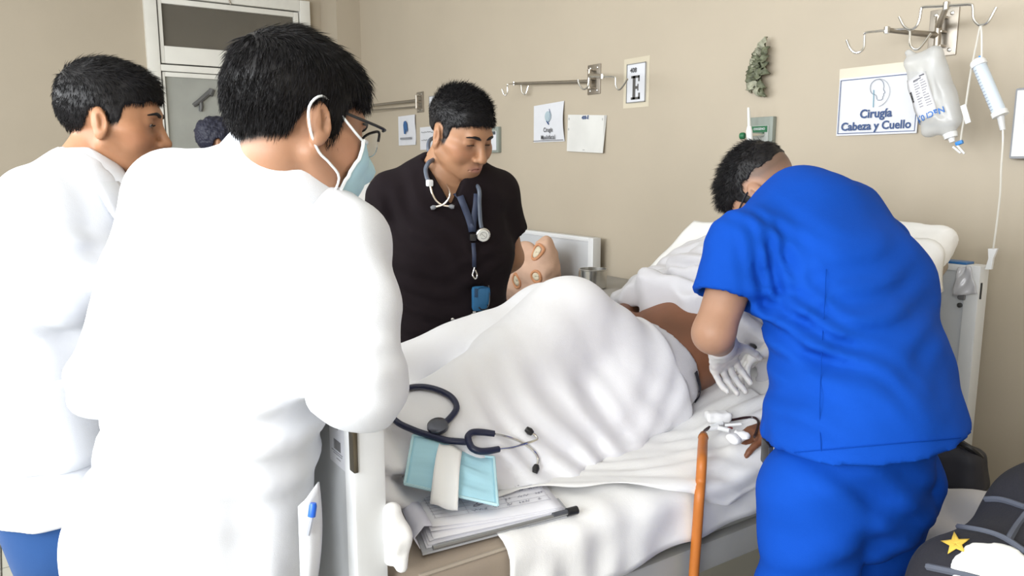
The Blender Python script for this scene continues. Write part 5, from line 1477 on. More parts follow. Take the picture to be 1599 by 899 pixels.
gE.cut(lambda P: -((P[:, 1] - (1.545 + .10 * np.clip((P[:, 0] + 1.55) / .28, 0, 1) ** 2 + .012 * np.sin(P[:, 0] * 40))) + .25 * (P[:, 2] - 1.05)), .008)
lo, hi = V(-1.98, 1.45, .76), V(-1.12, 2.12, 1.36)
gown = sdf_obj('gown', gE, lo, hi, .008, GOWN, pe); gown['label'] = 'pale grey gown rolled up over the chest'
# light grey shorts at the hip with their dark waistband
pE = Sd().u(econe(V(-1.53, 1.38, .85), V(-1.525, 1.515, .882), (.158, .120), (.156, .118), -AX)).u(cap((-1.44, 1.44, .85), (-1.50, 1.25, 1.0), .094, .080), .04).u(cap((-1.62, 1.46, .86), (-1.68, 1.28, .97), .094, .080), .04)
pE.disp(lambda P: .003 * n1(P)); pE.cut(plane((0, 1.385, 0), (0, -1, 0)), .01).cut(plane((-1.52, 1.515, .88), (0.06, .94, .32)), .005).cut(plane((0, 0, ZM + .012), (0, 0, -1)), .01)
shorts = sdf_obj('shorts', pE, V(-1.85, 1.15, .72), V(-1.2, 1.65, 1.12), .009, GOWN, pe); shorts['label'] = 'pale grey shorts'
a_ = np.array([0.06, .94, .32]); a_ = unit(a_); b_ = unit(V(1, 0, 0) - a_ * a_[0]); c_ = np.cross(a_, b_)
wb = MB(); P_ = []
for th in np.linspace(-.15, .95, 20):
    d = b_ * math.cos(th) + c_ * math.sin(th)
    P_.append([skin_to(pE, V(-1.52, 1.50 - .012 * k, .872 - .004 * k), d, .003, .3) for k in (0, 1)])
wb.grid(np.array(P_), .002); wb.build('waistband', mat('waistband_dark', (.015, .015, .025), .6), shorts, angle=0)
# ================================================================ mask and glasses of the foreground doctor; the half hidden visitor
MASKB = mat('mask_pale_blue', (.50, .76, .86), .7, var=.02, bump=.15, bscale=500)
cA, AA, sA = np.array(HA[0]), np.array(HA[1]), HA[2]
wA = lambda x, y, z: cA + (V(x, y, z) * sA) @ AA
glasses(pa, HA[0], HA[1], sA, BLACKP, half_rim=True)
def mask_surface(n=25, k=15):
    hs = HA[3]; P_ = np.zeros((n, k, 3))
    for i, a in enumerate(np.linspace(-1, 1, n)):
        for j, t in enumerate(np.linspace(0, 1, k)):
            z = .004 - t * .118 + .012 * abs(a) ** 2 * (1 - 2 * t) * -1
            ang = a * 1.12; d = V(math.sin(ang), math.cos(ang), 0)
            q = V(0, .03, z * (1 if t < .9 else 1)); r = .16
            for _ in range(40):
                e = float(hs((q + d * r)[None].astype(f32))[0]) - .006 - .010 * (1 - a * a) * math.sin(math.pi * min(1, t * 1.1))
                if e < .0005: break
                r -= max(.0008, e * .8)
                if r < .02: break
            P_[i, j] = q + d * max(r, .045) + V(0, .0016, 0) * (j % 4 == 0) * (0 < j < k - 1)
    return P_
Pm = mask_surface()
Pw = cA + (Pm.reshape(-1, 3) * sA) @ AA
mb = MB(); mb.grid(Pw.reshape(Pm.shape), .002); mk = mb.build('face_mask', MASKB, pa, angle=0); mk['label'] = 'pale blue pleated surgical mask'
WHITEB = mat('mask_white_edge', (.82, .86, .88), .7)
Pq = Pw.reshape(Pm.shape)
MB().tube(Pq[:, 0] + AA[1] * .001, .0035, 6).build('edge_binding', WHITEB, mk); 
for e in (0, -1): MB().tube(Pq[e, :] + AA[1] * .001, .0030, 6).build('edge_binding', WHITEB, mk)
for q, e in ((1, -1), (-1, 0)):
    tp, bt = (Pm[e, 0]) , (Pm[e, -1])
    lp = [tp, (tp + V(q * .072, .030, .0)) / 2 + V(q * .006, 0, .004), V(q * .0775, .012, .024), V(q * .085, -.014, .030), V(q * .088, -.030, .008), V(q * .084, -.020, -.022), V(q * .076, .002, -.045), V(q * .074, .022, -.055), V(q * .066, .045, -.070), bt]
    MB().tube([cA + (p * sA) @ AA for p in lp], .0020, 6, smooth=4).build('ear_loop', WHITEB, mk)

# person beyond, only the dark head shows over the shoulder
hc = at(343, 224, 4.25)
JF = dict(sc=.98, side_p=AX, side_c=AX, pel=V(hc[0], hc[1] - .03, .88), waist=V(hc[0], hc[1] - .03, 1.02), chest=V(hc[0], hc[1] - .03, 1.22), neck=V(hc[0], hc[1] - .03, 1.40))
for q, k in (('R', 1), ('L', -1)):
    JF['sh' + q] = V(hc[0] + k * .17, hc[1] - .03, 1.35); JF['el' + q] = V(hc[0] + k * .22, hc[1] - .05, 1.10); JF['wr' + q] = V(hc[0] + k * .16, hc[1] + .12, 1.02)
    JF['hd' + q] = dict(fwd=V(-k * .6, .8, 0), palm=-ZU, thumb=V(-k, 0, 0))
stand(JF, JF['pel'], JF['pel'], V(0, 1, 0))
HF = (hc, axes(V(.2, 1, -.1)), .95, head_sdf())
pf = thing('person', 'far person whose dark head shows between the white coats before the glazed door', 'person', (hc[0], hc[1], 0))
lo, hi = jb(JF, HF)
sdf_obj('body', body_sdf(JF, HF), lo, hi, .014, SKIN, pf, zones=[(hc - .13, hc + .13, .006)], col=skin_col((.42, .22, .13)))
zlF = hairline(front=.05, nape=-.06)
make_hair(pf, hc, HF[1], HF[2], zlF, n=1500, length=.02, seed=141, top=.03, side=.024, mat_=mat('navy_black_hair', (.010, .011, .028), .6))
tf = garment([(JF['neck'] - V(0, 0, .03), .10, .08, AX), (JF['chest'], .18, .125, AX), (JF['waist'], .17, .12, AX), (JF['pel'] - V(0, 0, .06), .18, .13, AX)],
             [[(JF['neck'] - V(0, 0, .06), .06), (JF['sh' + q], .07), ((JF['sh' + q] + JF['el' + q]) / 2, .065)] for q in 'RL'])
tf.sub(cap(JF['neck'] - V(0, 0, .02), hc, .062), .01)
lo, hi = bounds([JF['neck'], JF['shR'], JF['shL'], JF['pel']], .2)
sdf_obj('scrub_top', tf, lo, hi, .014, NAVY, pf)
trousers(JF, NAVY, pf, JF['pel'] + V(0, 0, .05), h=.016)
face_parts(pf, hc, HF[1], HF[2])
# ================================================================ drip bag, burette and line
BAGM = mat('bag_translucent', (.70, .71, .71), .22, trans=.25, alpha=.66, var=.01, spec=.5)
yB = 2.50
def pb_(u, v, y=yB): return on(u, v, 1, y)
ctr = pb_(1456, 143); ax = unit(pb_(1476, 212) - pb_(1440, 86)); sx = unit(AX - ax * (AX @ ax)); dn = np.cross(sx, ax)
L = np.linalg.norm(pb_(1476, 212) - pb_(1440, 86)); Wd = np.linalg.norm(pb_(1488, 143) - pb_(1424, 143)) * .93
tb = thing('drip_bag', 'translucent drip bag with NaCl label hanging upside down from the near hook', 'drip bag', ctr)
Rb = np.stack([sx, dn, ax])
S = Sd().u(rbox(ctr, (Wd / 2, .030, L / 2), Rb, .026)).u(ell(ctr + ax * .01, (Wd * .47, .040, L * .44), Rb), .02)
S.u(cap(ctr - ax * L * .49 - sx * .028, ctr - ax * L * .56 - sx * .038, .011, .009), .012)
S.u(cap(ctr + ax * L * .46 + sx * .008, ctr + ax * L * .55 + sx * .016, .024, .016), .02)
nz = noise3(201, 12.0)
S.disp(lambda P: .0022 * nz(P))
S.sub(rbox(ctr + sx * Wd * .20 + NW * .052 + ax * .0, (.010, .02, L * .36), Rb, .008), .01)
sdf_obj('bag', S, ctr - .2, ctr + .2, .0045, BAGM, tb)
sf = lambda a, b, off=.0012: skin_to(S, ctr + sx * a + ax * b, NW, off, .12)
P_ = np.array([[sf(a, b) for b in np.linspace(-L * .22, L * .30, 10)] for a in np.linspace(-Wd * .44, Wd * .12, 8)])
mb = MB(); mb.grid(P_, .0008); lb = mb.build('label', mat('bag_label', (.66, .66, .69), .5), tb, angle=0)
def lab(a0, a1, b0, b1, m, name, off=.0026):
    P_ = np.array([[sf(a, b, off) for b in np.linspace(b0, b1, 3)] for a in np.linspace(a0, a1, 4)])
    mb = MB(); mb.grid(P_, .0004); return mb
def labels(name, m, rects):
    M_ = MB()
    for r in rects: q = lab(*r, None, None); M_.add(q.v, q.f)
    o = M_.build(name, m, lb, angle=0); o['kind'] = 'stuff'; return o
g = np.random.default_rng(9)
labels('fine_print', mat('bag_print', (.30, .30, .34), .6), [(-Wd * .25 + .022 * (i % 2), -Wd * .25 + .022 * (i % 2) + .018 * g.uniform(.5, 1), b, b + .0022) for i, b in enumerate(np.linspace(-L * .16, L * .16, 22))])
labels('headline', mat('bag_ink', (.14, .14, .17), .6), [(-Wd * .24, -Wd * .02, -L * .175, -L * .163), (-Wd * .05, Wd * .08, -L * .20, -L * .185)])
labels('barcode', INK, [(-Wd * .42, -Wd * .36, b, b + g.choice([.001, .002])) for b in np.linspace(-L * .06, L * .06, 16)])
tv, tf_ = text_mesh('NaCl 0,9%', .026, V(0, 0, 0), V(1, 0, 0), V(0, 1, 0), .02)
tv = [sf(-Wd * .16 - p[0] * 1.0, L * .245 + p[1], .0022) + NW * .0006 for p in tv]      # printed head down, the bag hangs inverted
MB().add(tv, tf_).build('lettering', mat('bag_blue', (.03, .16, .50), .5), lb, smooth=False)
e0 = ctr + ax * L * .55 + sx * .016
MB().tube([e0 - ax * .004, e0 + ax * .012], [.021, .019], 16).build('cap', PLASTIC, tb)
MB().tube([e0 + ax * .012, e0 + ax * .026], [.010, .008], 12).build('port', PLASTIC, tb)
MB().box(pb_(1498, 223, 2.49), (.022, .012, .012), R=Rb.T, bev=.003).build('blue_clamp', mat('clamp_blue', (.02, .22, .62), .4), tb)
for a, b in (((1488, 229), (1500, 239)), ((1494, 226), (1506, 240))): MB().tube([pb_(*a, 2.49), pb_(*b, 2.49)], .0032, 6).build('spike', PLASTIC, tb)
LINEM = mat('clear_line', (.80, .78, .72), .25, alpha=.75)
hk = on(1532, 39, 1, 2.40)
tl = thing('drip_line', 'thin clear infusion line with white tag looping from the bag over the right hook', 'tube', hk)
MB().tube([pb_(1500, 222, 2.49), pb_(1502, 205, 2.48), pb_(1505, 188, 2.47), pb_(1509, 158, 2.45), pb_(1516, 112, 2.43), pb_(1525, 68, 2.41), on(1531, 41, 1, 2.395), on(1533, 55, 1, 2.40), on(1533, 92, 1, 2.40)], .0030, 8, smooth=4).build('tube', LINEM, tl)
MB().box(pb_(1508, 178, 2.452), (.016, .004, .058), R=Rb.T, bev=.001).build('tag', PLASTIC, tl)
yc = 2.40; c0, c1 = on(1528, 99, 1, yc), on(1561, 177, 1, yc); ac = unit(c1 - c0); Lc = np.linalg.norm(c1 - c0)
tc_ = thing('drip_chamber', 'graduated clear burette chamber with white caps hanging from the right hook', 'drip chamber', c0)
MB().lathe([(.006, -.016), (.018, -.010), (.0215, -.004), (.0215, .008), (.018, .009)], c0, ac, 20).build('top_cap', PLASTIC, tc_)
MB().lathe([(.018, .006), (.0185, .02), (.0185, Lc - .012), (.018, Lc - .004)], c0, ac, 24).build('cylinder', mat('burette_clear', (.74, .84, .95), .15, alpha=.72), tc_)
MB().lathe([(.0215, Lc - .006), (.0215, Lc + .008), (.012, Lc + .010)], c0, ac, 20).build('bottom_cap', PLASTIC, tc_)
mb = MB(); s_ = unit(np.cross(ac, NW))
for i in range(14):
    q = c0 + ac * (.02 + i * (Lc - .035) / 13) + NW * .0175 + s_ * .008; mb.box(q, (.010 if i % 2 else .014, .0008, .0012), R=np.stack([s_, NW, ac], 1))
o_ = mb.build('graduation_marks', mat('mark_blue_grey', (.20, .24, .32), .6), tc_, smooth=False); o_['kind'] = 'stuff'
c2 = on(1566, 203, 1, yc)
MB().tube([c1 + ac * .006, c1 * .4 + c2 * .6, c2], [.010, .0085, .007], 12).build('drip_bulb', mat('bulb_clear', (.80, .82, .85), .15, alpha=.6), tc_)
MB().box(on(1530, 91, 1, yc), (.006, .006, .014), bev=.001).build('blue_valve', mat('clamp_blue', (.02, .22, .62), .4), tc_)
ty = thing('infusion_line', 'long thin infusion line running down to the white connector on the headboard', 'tube', on(1560, 300, 1, 2.42))
MB().tube([c2, on(1566, 225, 1, 2.40), on(1563.5, 262, 1, 2.41), on(1562, 300, 1, 2.43), on(1557, 345, 1, 2.45), on(1551, 388, 1, 2.46)], .0030, 8, smooth=5).build('tube', LINEM, ty)
q0, q1 = on(1550, 388, 1, 2.46), on(1543, 420, 1, 2.46)
mb = MB(); mb.prism([(-.013, 0), (.013, 0), (.007, -.03), (.009, -.064), (-.009, -.064), (-.006, -.03)], q0, unit(AX * .95 + UZ * .12), unit(q0 - q1), -.010); mb.build('connector', PLASTIC, ty)
# clear plastic pouch taped over the headboard
pc_ = thing('plastic_pouch', 'crumpled clear plastic pouch hung over the patient\'s headboard', 'pouch', (-1.23, 2.44, 1.08))
cs_ = [on(1497, 418, 1, 2.44), on(1516, 415, 1, 2.44), on(1530, 458, 1, 2.435), on(1490, 461, 1, 2.435)]
mb = MB(); sheet_quad(mb, cs_, .003, 12, lambda S, T: .006 * np.sin(9 * S + 5 * T) * np.sin(7 * T + 2 * S) + .012 * T); mb.build('film', mat('clear_film', (.66, .66, .70), .2, alpha=.6, spec=.7), pc_, angle=0)

# ================================================================ things lying on the bed
# hospital folder with papers
zf = ZM + .010
def fz(u, v, z): p = on(u, v, 2, z); return p
fA, fB, fC, fD = fz(660, 864, zf), fz(893, 803, zf), fz(800, 690, zf), fz(618, 742, zf)
ft = thing('folder', 'stack of ward papers in a grey clip folder at the foot of the bed', 'folder', (fA + fC) / 2)
def quadP(c, n=12, z=None, m=12):
    a, b, cc, d = [np.array(q) for q in c]; S, T = np.meshgrid(np.linspace(0, 1, n), np.linspace(0, 1, m), indexing='ij')
    P_ = a * ((1 - S) * (1 - T))[..., None] + b * (S * (1 - T))[..., None] + cc * (S * T)[..., None] + d * ((1 - S) * T)[..., None]
    if z is not None: P_[..., 2] += z(S, T)
    return P_
mb = MB(); mb.grid(quadP([fA, fB, fC, fD]), .004); mb.build('board', mat('folder_grey', (.45, .46, .49), .4), ft)
nzp = noise3(301, 5.0)
sheets = []
for k in range(6):
    j = .006 * np.random.default_rng(k).normal(size=3)
    mv = lambda p, q, a: p * (1 - a) + q * a
    ca, cb_, cc, cd = mv(fA, fC, .03 + .012 * k), mv(fB, fD, .02 + .006 * k), mv(fC, fA, .02), mv(fD, fB, .015 + .008 * k)
    f = lambda S, T, k=k: .002 + .0020 * k + (.002 + .0022 * k) * (1 - S) ** 2 * np.sin(3.0 * T + .3 * k) + .003 * np.sin(4 * S + k) * T * (1 - S)
    P_ = quadP([ca + j[:1][0] * AX, cb_, cc, cd + j[1] * AX], z=f, n=14)
    mb = MB(); mb.grid(P_, .0012); o = mb.build('paper_sheet', mat('ward_paper', (.86, .86, .92), .6), ft, angle=0); sheets.append(P_)
top_ = sheets[-1]
# folded left edge of the pile
mb = MB(); e = top_[0, :]; e0 = sheets[0][0, :]
fold = np.stack([e + V(0, 0, .001), e + unit(fA - fB) * .016 + V(0, 0, .004), e * .5 + e0 * .5 + unit(fA - fB) * .030 + V(0, 0, .004), e0 + unit(fA - fB) * .012 + V(0, 0, .002)], 0)
mb.grid(fold, .0012); mb.build('paper_fold', mat('paper_lilac', (.78, .78, .90), .5), ft, angle=0)
def tp(s, t, off=.0016):
    n = top_.shape; x, y = s * (n[0] - 1), t * (n[1] - 1); i, j = min(int(x), n[0] - 2), min(int(y), n[1] - 2); a, b = x - i, y - j
    return top_[i, j] * (1 - a) * (1 - b) + top_[i + 1, j] * a * (1 - b) + top_[i + 1, j + 1] * a * b + top_[i, j + 1] * (1 - a) * b + V(0, 0, off)
mb = MB()
for t in np.linspace(.10, .93, 17): mb.tube([tp(s, t) for s in np.linspace(.04, .96, 14)], .0005, 4)
for s in (.05, .30, .62, .95): mb.tube([tp(s, t) for t in np.linspace(.10, .93, 10)], .0005, 4)
o = mb.build('ruled_lines', mat('rule_grey', (.50, .49, .55), .6), ft); o['kind'] = 'stuff'
mb = MB(); g = np.random.default_rng(17)
for t in np.linspace(.13, .9, 12):
    s = .33
    while s < .93:
        l = g.uniform(.01, .05)
        if g.random() < .5: mb.tube([tp(s + l * q, t + .012 * math.sin(q * 9 + s * 40)) for q in np.linspace(0, 1, 5)], .0006, 4)
        s += l + .012
o = mb.build('handwriting', mat('pencil', (.30, .30, .36), .6), ft); o['kind'] = 'stuff'
mb = MB(); mb.tube([tp(.40 + .05 * math.sin(q * 5.3) + .012 * q, .24 + .07 * math.cos(q * 3.1) * (1 - q * .1)) for q in np.linspace(0, 4, 60)], .0008, 4); mb.build('signature', mat('pencil_dark', (.16, .16, .20), .6), ft)
rd = unit(fB - fA)
MB().tube([fA + rd * .02 + V(0, 0, .006), fB + rd * .008 + V(0, 0, .006)], .0045, 8).build('clip_rail', mat('rail_grey', (.35, .36, .38), .3, .7), ft)
MB().tube([fB - rd * .012 + V(0, 0, .007), fB + rd * .012 + V(0, 0, .007)], [.0085, .0085], 12).build('clip_end', BLACKP, ft)
MB().tube([fB - rd * .045 + V(0, 0, .009), fB - rd * .010 + V(0, 0, .009)], .005, 8).build('clip_sleeve', DARKGREY, ft)
# blue surgical mask and a white gauze on the papers
zt = zf + .034
mC = [drop(632, 756, .014), fz(777, 789, zt + .004), drop(771, 713, .008), drop(645, 680, .006)]
mt_ = thing('face_mask', 'unfolded light blue surgical mask lying on the ward papers', 'mask', (mC[0] + mC[2]) / 2)
bulge = lambda S, T: .009 * np.sin(math.pi * np.clip(S, 0, 1)) * np.sin(math.pi * T) + .0025 * np.sign(np.sin(T * 16)) * np.sin(math.pi * S) + .006 * np.sin(6 * S) * T
Pk = quadP(mC, n=22, z=bulge, m=22)
mb = MB(); mb.grid(Pk, .002); mb.build('fabric', mat('mask_sky_blue', (.46, .78, .92), .7, var=.03, bump=.15, bscale=500), mt_, angle=0)
for e in (Pk[0, :], Pk[-1, :], Pk[:, 0], Pk[:, -1]): MB().tube(e + V(0, 0, .001), .0032, 6).build('edge_binding', mat('mask_edge_blue', (.55, .82, .90), .7), mt_)
MB().tube([Pk[0, 0], fz(628, 735, zt), fz(640, 700, zt), Pk[0, -1]], .0016, 6, smooth=5).build('ear_loop', WHITEB, mt_)
zg = zt + .022
mid_ = lambda a, b, c, d: (np.array(a) * b + np.array(c) * d)
gC = [fz(671, 786, zt + .006), fz(713, 796, zt + .006), mid_(mC[3], .38, mC[2], .62) * .84 + mid_(mC[0], .4, mC[1], .6) * .16 + V(0, 0, .014), mid_(mC[3], .66, mC[2], .34) * .86 + mid_(mC[0], .7, mC[1], .3) * .14 + V(0, 0, .014)]
gz = thing('gauze', 'folded white paper strip lying across the blue mask', 'gauze', (gC[0] + gC[2]) / 2)
P2 = quadP(gC, n=10, z=lambda S, T: .012 * np.sin(math.pi * T) + .002 * np.sin(7 * S + 4 * T), m=14)
mb = MB(); mb.grid(P2, .005); mb.build('strip', mat('tissue_white', (.96, .96, .96), .8, var=.01), gz, angle=0)
# navy stethoscope
FOL = rbox((fA + fC) / 2 + V(0, 0, .01), (.01, .01, .01), np.eye(3), .005)
def sp(u, v, off=.007): return drop(u, v, off)
s2 = thing('stethoscope', 'navy stethoscope lying in a loop on the sheet beside the papers', 'stethoscope', sp(700, 680))
loop = [(690, 664), (703, 652), (713, 637), (707, 622), (690, 611), (665, 604), (640, 605), (620, 614), (608, 630), (609, 645), (622, 660), (648, 672), (672, 680), (697, 687), (716, 689), (733, 690)]
LP = [sp(u, v, .008) for u, v in loop]; LP = np.array(LP)
dist = np.array([np.linalg.norm(p - CAMP) for p in LP])
MB().tube(LP, .0070, 10, smooth=5).build('tube', TUBENAVY, s2)
yj = sp(732, 690, .009)
for q in ([(732, 690), (731, 681), (738, 675), (752, 674.5), (772, 677)], [(732, 690), (737, 699), (748, 704), (762, 704), (779, 701)]):
    MB().tube([sp(u, v, .010) for u, v in q], [.0075, .0075, .0075, .0075, .0068], 10, smooth=4).build('tube_branch', TUBENAVY, s2)
cp2 = sp(684, 668, .006); n2_ = unit(V(.35, -.3, 1))
MB().lathe([(.012, -.004), (.022, 0), (.0235, .004), (.0225, .010), (.018, .013), (.006, .0135)], cp2, n2_, 28).build('chestpiece', mat('chestpiece_dark', (.10, .105, .13), .25, .6), s2)
for q in ([(772, 677), (790, 681), (812, 689), (832, 703), (840, 716), (837, 730)], [(779, 701), (800, 698), (822, 692), (838, 686), (836, 680), (828, 674)]):
    P_ = [sp(u, v, .010) for u, v in q]
    MB().tube(P_, .0030, 8, smooth=5).build('ear_tube', CHROME, s2)
    d = unit(P_[-1] - P_[-2]); MB().tube([P_[-1] - d * .006, P_[-1] + d * .002, P_[-1] + d * .012], [.006, .0085, .006], 10).build('ear_tip', BLACKP, s2)
# gauze, thin line, connector and the orange drain tube at the patient's hip
def deck(u, v, off=.01): return drop(u, v, off, extra=DRAW)
DRAW = rbox((-1.55, 1.35, ZM - .02), (.5, .32, .07), np.array([[1, 0, 0], [0, .99, .12], [0, -.12, .99]]), .03)
gp = deck(1121, 650, .02)
gz2 = thing('gauze', 'small white gauze pad beside the bare hip of the patient', 'gauze', gp)
S = Sd().u(rbox(gp, (.030, .020, .013), np.stack([unit(RT), unit(np.cross(ZU, RT)), ZU]), .008)); nz = noise3(311, 25.0); S.disp(lambda P: .0016 * nz(P))
sdf_obj('pad', S, gp - .06, gp + .06, .004, mat('gauze_white', (.90, .90, .90), .8), gz2)
DRK = mat('blood_dark_tube', (.028, .010, .010), .3)
dl = thing('drain_line', 'thin dark red drain line curving over the sheet by the blue tunic', 'tube', deck(1160, 652))
MB().tube([deck(u, v, .010) for u, v in ((1130, 657), (1146, 655), (1163, 652), (1178, 652), (1184, 658), (1183, 668), (1178, 682))], .0034, 8, smooth=5).build('tube', DRK, dl)
pl = thing('drain_connector', 'small white plastic connector with a red spot on the sheet', 'connector', deck(1130, 668))
for q, r in ((((1104, 671), (1122, 666)), .006), (((1122, 668), (1140, 672)), .0055), (((1110, 666), (1128, 660)), .005), (((1132, 664), (1158, 662)), .004)):
    MB().tube([deck(*q[0], .010), deck(*q[1], .012)], r, 8).build('arm', PLASTIC, pl)
MB().lathe([(.001, 0), (.007, .001), (.006, .003)], deck(1140, 669, .012), ZU, 10).build('spot', mat('blood_red', (.20, .012, .012), .4), pl)
for i, (u, v) in enumerate(((1145, 685), (1158, 680))):
    gq = deck(u, v, .012); S = Sd().u(ell(gq, (.020, .014, .010))); nz = noise3(320 + i, 40.0); S.disp(lambda P, nz=nz: .003 * nz(P))
    o = thing('cotton', ('blood flecked cotton swab lying left of the drain connector', 'crumpled cotton swab under the dark drain line')[i], 'cotton', gq)
    sdf_obj('wad', S, gq - .05, gq + .05, .004, mat('gauze_white', (.90, .90, .90), .8), o)
    if i == 0: MB().lathe([(.001, 0), (.003, .001)], deck(1150, 683, .018), ZU, 8).build('spot', mat('blood_red', (.20, .012, .012), .4), o)
OR = mat('orange_rubber', (.52, .16, .025), .45, var=.05, vscale=30)
ot = thing('drain_tube', 'thick orange rubber tube hanging over the bed edge in front of the draw sheet', 'tube', deck(1097, 690))
xo = X0 + .045
pts = [deck(1098, 683, .014), deck(1097, 700, .016), deck(1096, 720, .020)]
pts += [on(1094, 752, 0, X0 + .03), on(1092, 775, 0, xo), on(1089, 820, 0, xo), on(1086, 860, 0, xo), on(1083, 905, 0, xo), on(1078, 1010, 0, xo)]
MB().tube(pts, .0112, 12, smooth=5).build('tube', OR, ot)
MB().tube([deck(1098, 684, .014) + V(0, 0, .001), deck(1098.5, 678, .014)], [.0125, .009], 12).build('tube_mouth', mat('orange_dark', (.30, .11, .03), .5), ot)
MB().tube([deck(1098, 681, .014), deck(1100, 673, .014), deck(1108, 667, .014)], .004, 8, smooth=4).build('inner_line', DRK, ot)
# knotted cloth hanging at the foot of the bed
kc = thing('cloth', 'white knotted cloth end hanging from the mattress beside the footboard', 'cloth', on(622, 840, 0, X0 + .02))
S = Sd().u(cap(on(612, 800, 0, X0 + .005), on(622, 838, 0, X0 + .012), .014, .022)).u(cap(on(622, 838, 0, X0 + .012), on(626, 884, 0, X0 + .015), .021, .011), .012).u(cap(on(612, 795, 0, X0 + .0), on(611, 872, 0, X0 + .0), .013, .012), .008)
S.disp(folds(on(620, 840, 0, X0 + .03), V(0, 1, .1), V(.1, .2, 1), .03, .0015, .09, .05, 3))
sdf_obj('cloth', S, on(620, 840, 0, X0) - .12, on(620, 840, 0, X0) + .12, .004, LINEN2, kc)
# pen in the coat pocket
FE = at(488, 800, 1.19)
cpk = [at(u, v, 1.20) for u, v in ((466, 772), (494, 752), (503, 790), (494, 899), (470, 905))]
pk = MB(); ctr_ = np.mean(cpk, 0)
P_ = np.zeros((10, 12, 3))
for i, q in enumerate(np.linspace(0, 1, 10)):
    for j, t in enumerate(np.linspace(0, 1, 12)):
        a = at(468 + 4 * t, 790 + 115 * t, 1.19); b = at(494 + 8 * math.sin(2.6 * t + .3) - 2 * t, 752 + 150 * t, 1.20)
        P_[i, j] = a * (1 - q) + b * q - FH * (.018 * math.sin(math.pi * q))
pk.grid(P_, .003); pk.build('pocket', COAT, coat, angle=0)
pn_ = thing('pen', 'blue capped clear pen in the side pocket of the foreground coat', 'pen', at(487, 795, 1.17))
MB().tube([at(480, 835, 1.165), at(487.5, 800, 1.165)], .0042, 8).build('barrel', mat('pen_clear', (.55, .58, .66), .2, alpha=.8), pn_)
MB().tube([at(486.5, 806, 1.165), at(489, 789, 1.165), at(489.4, 785, 1.165)], [.0062, .0060, .0045], 10).build('cap', mat('pen_blue', (.015, .12, .62), .35), pn_)

# ================================================================ by the second bed
cb2 = thing('bedside_cabinet', 'low grey topped bedside cabinet between the patient\'s bed and the letter E bed', 'cabinet', (-2.72, 2.46, 0))
MB().box((-2.72, 2.455, .42), (.66, .38, .74), bev=.008).build('body', FRAMEGREY, cb2)
MB().box((-2.72, 2.45, .83), (.74, .44, .036), bev=.012).build('top', GREYVINYL, cb2)
MB().box((-2.72, 2.45, .79), (.72, .42, .045), bev=.01).build('edge_band', DARKGREY, cb2)
dr = MB().box((-2.72, 2.262, .66), (.58, .012, .16), bev=.004).build('drawer', BEDGREY, cb2)
MB().tube([(-2.79, 2.25, .66), (-2.79, 2.235, .66), (-2.65, 2.235, .66), (-2.65, 2.25, .66)], .005, 6).build('handle', STEEL, dr)
dr = MB().box((-2.72, 2.262, .32), (.58, .012, .46), bev=.004).build('door', BEDGREY, cb2)
MB().lathe([(.006, 0), (.012, .012), (.010, .018)], (-2.52, 2.256, .36), NW, 12).build('knob', STEEL, dr)
pt = on(926, 449, 2, .849)
po = thing('pot', 'small stainless steel pot standing on the bedside cabinet', 'pot', pt)
MB().lathe([(.058, 0), (.064, .004), (.066, .085), (.069, .088), (.069, .091), (.063, .091), (.062, .010), (.0, .008)], pt, ZU, 32).build('bowl', CHROME, po)
MB().tube([pt + V(-.066, 0, .075), pt + V(-.09, -.01, .074), pt + V(-.092, -.01, .04), pt + V(-.066, 0, .035)], .004, 8, smooth=4).build('handle', STEEL, po)
# peach patterned cloth bag leaning at the headboard
PEACH = mat('peach_cloth', (.62, .40, .29), .8, var=.08, vscale=10, bump2=.3, b2scale=18); PEACH2 = mat('peach_pattern', (.60, .28, .14), .8); CREAM = mat('cream_pattern', (.70, .62, .46), .8)
b0 = on(832, 420, 1, 2.42)
def bq(u, v, d=0): return on(u, v, 1, 2.42 - d)
S = Sd().u(ell(bq(832, 440), (.185, .10, .19))).u(cap(bq(812, 420), bq(820, 394), .085, .058), .04).u(cap(bq(853, 420), bq(850, 388), .085, .062), .03).u(ell(bq(806, 448), (.13, .10, .09)), .05)
S.u(cap(bq(842, 384), bq(855, 377), .018, .016), .02)
S.sub(cap(bq(835, 378, .07), bq(833, 408, .10), .014), .025).sub(cap(bq(833, 408, .11), bq(815, 432, .12), .010), .025)
nz, nzb = noise3(401, 6.0), noise3(402, 15.0)
S.disp(lambda P: .008 * nz(P) + .003 * nzb(P)); S.cut(plane((0, 0, .63), (0, 0, -1)), .01)
bag = thing('cloth_bag', 'peach patterned cloth bundle leaning against the grey headboard', 'bag', (b0[0], 2.42, .62))
sdf_obj('bundle', S, b0 - V(.36, .25, .45), b0 + V(.36, .25, .35), .010, PEACH, bag)
def ring(u, v, r, m1, m2):
    c = bq(u, v); 
    o = [skin_to(S, c + AX * r * math.cos(a) + UZ * r * 1.15 * math.sin(a), NW, .001, .3) for a in np.linspace(0, 2 * math.pi, 17)]
    o_ = MB().tube(o, .008, 6).build('ring_print', m1, bag)
    P_ = np.array([[skin_to(S, c + AX * r * k * math.cos(a) + UZ * r * k * 1.15 * math.sin(a), NW, .002, .3) for k in (.05, .4, .75)] for a in np.linspace(0, 2 * math.pi, 13)])
    mb = MB(); mb.grid(P_, .001); mb.build('centre_print', m2, o_, angle=0)
for u, v, r in ((821, 394, .030), (853, 392, .034), (829, 436, .034), (857, 430, .026), (803, 424, .022)): ring(u, v, r, PEACH2, CREAM)
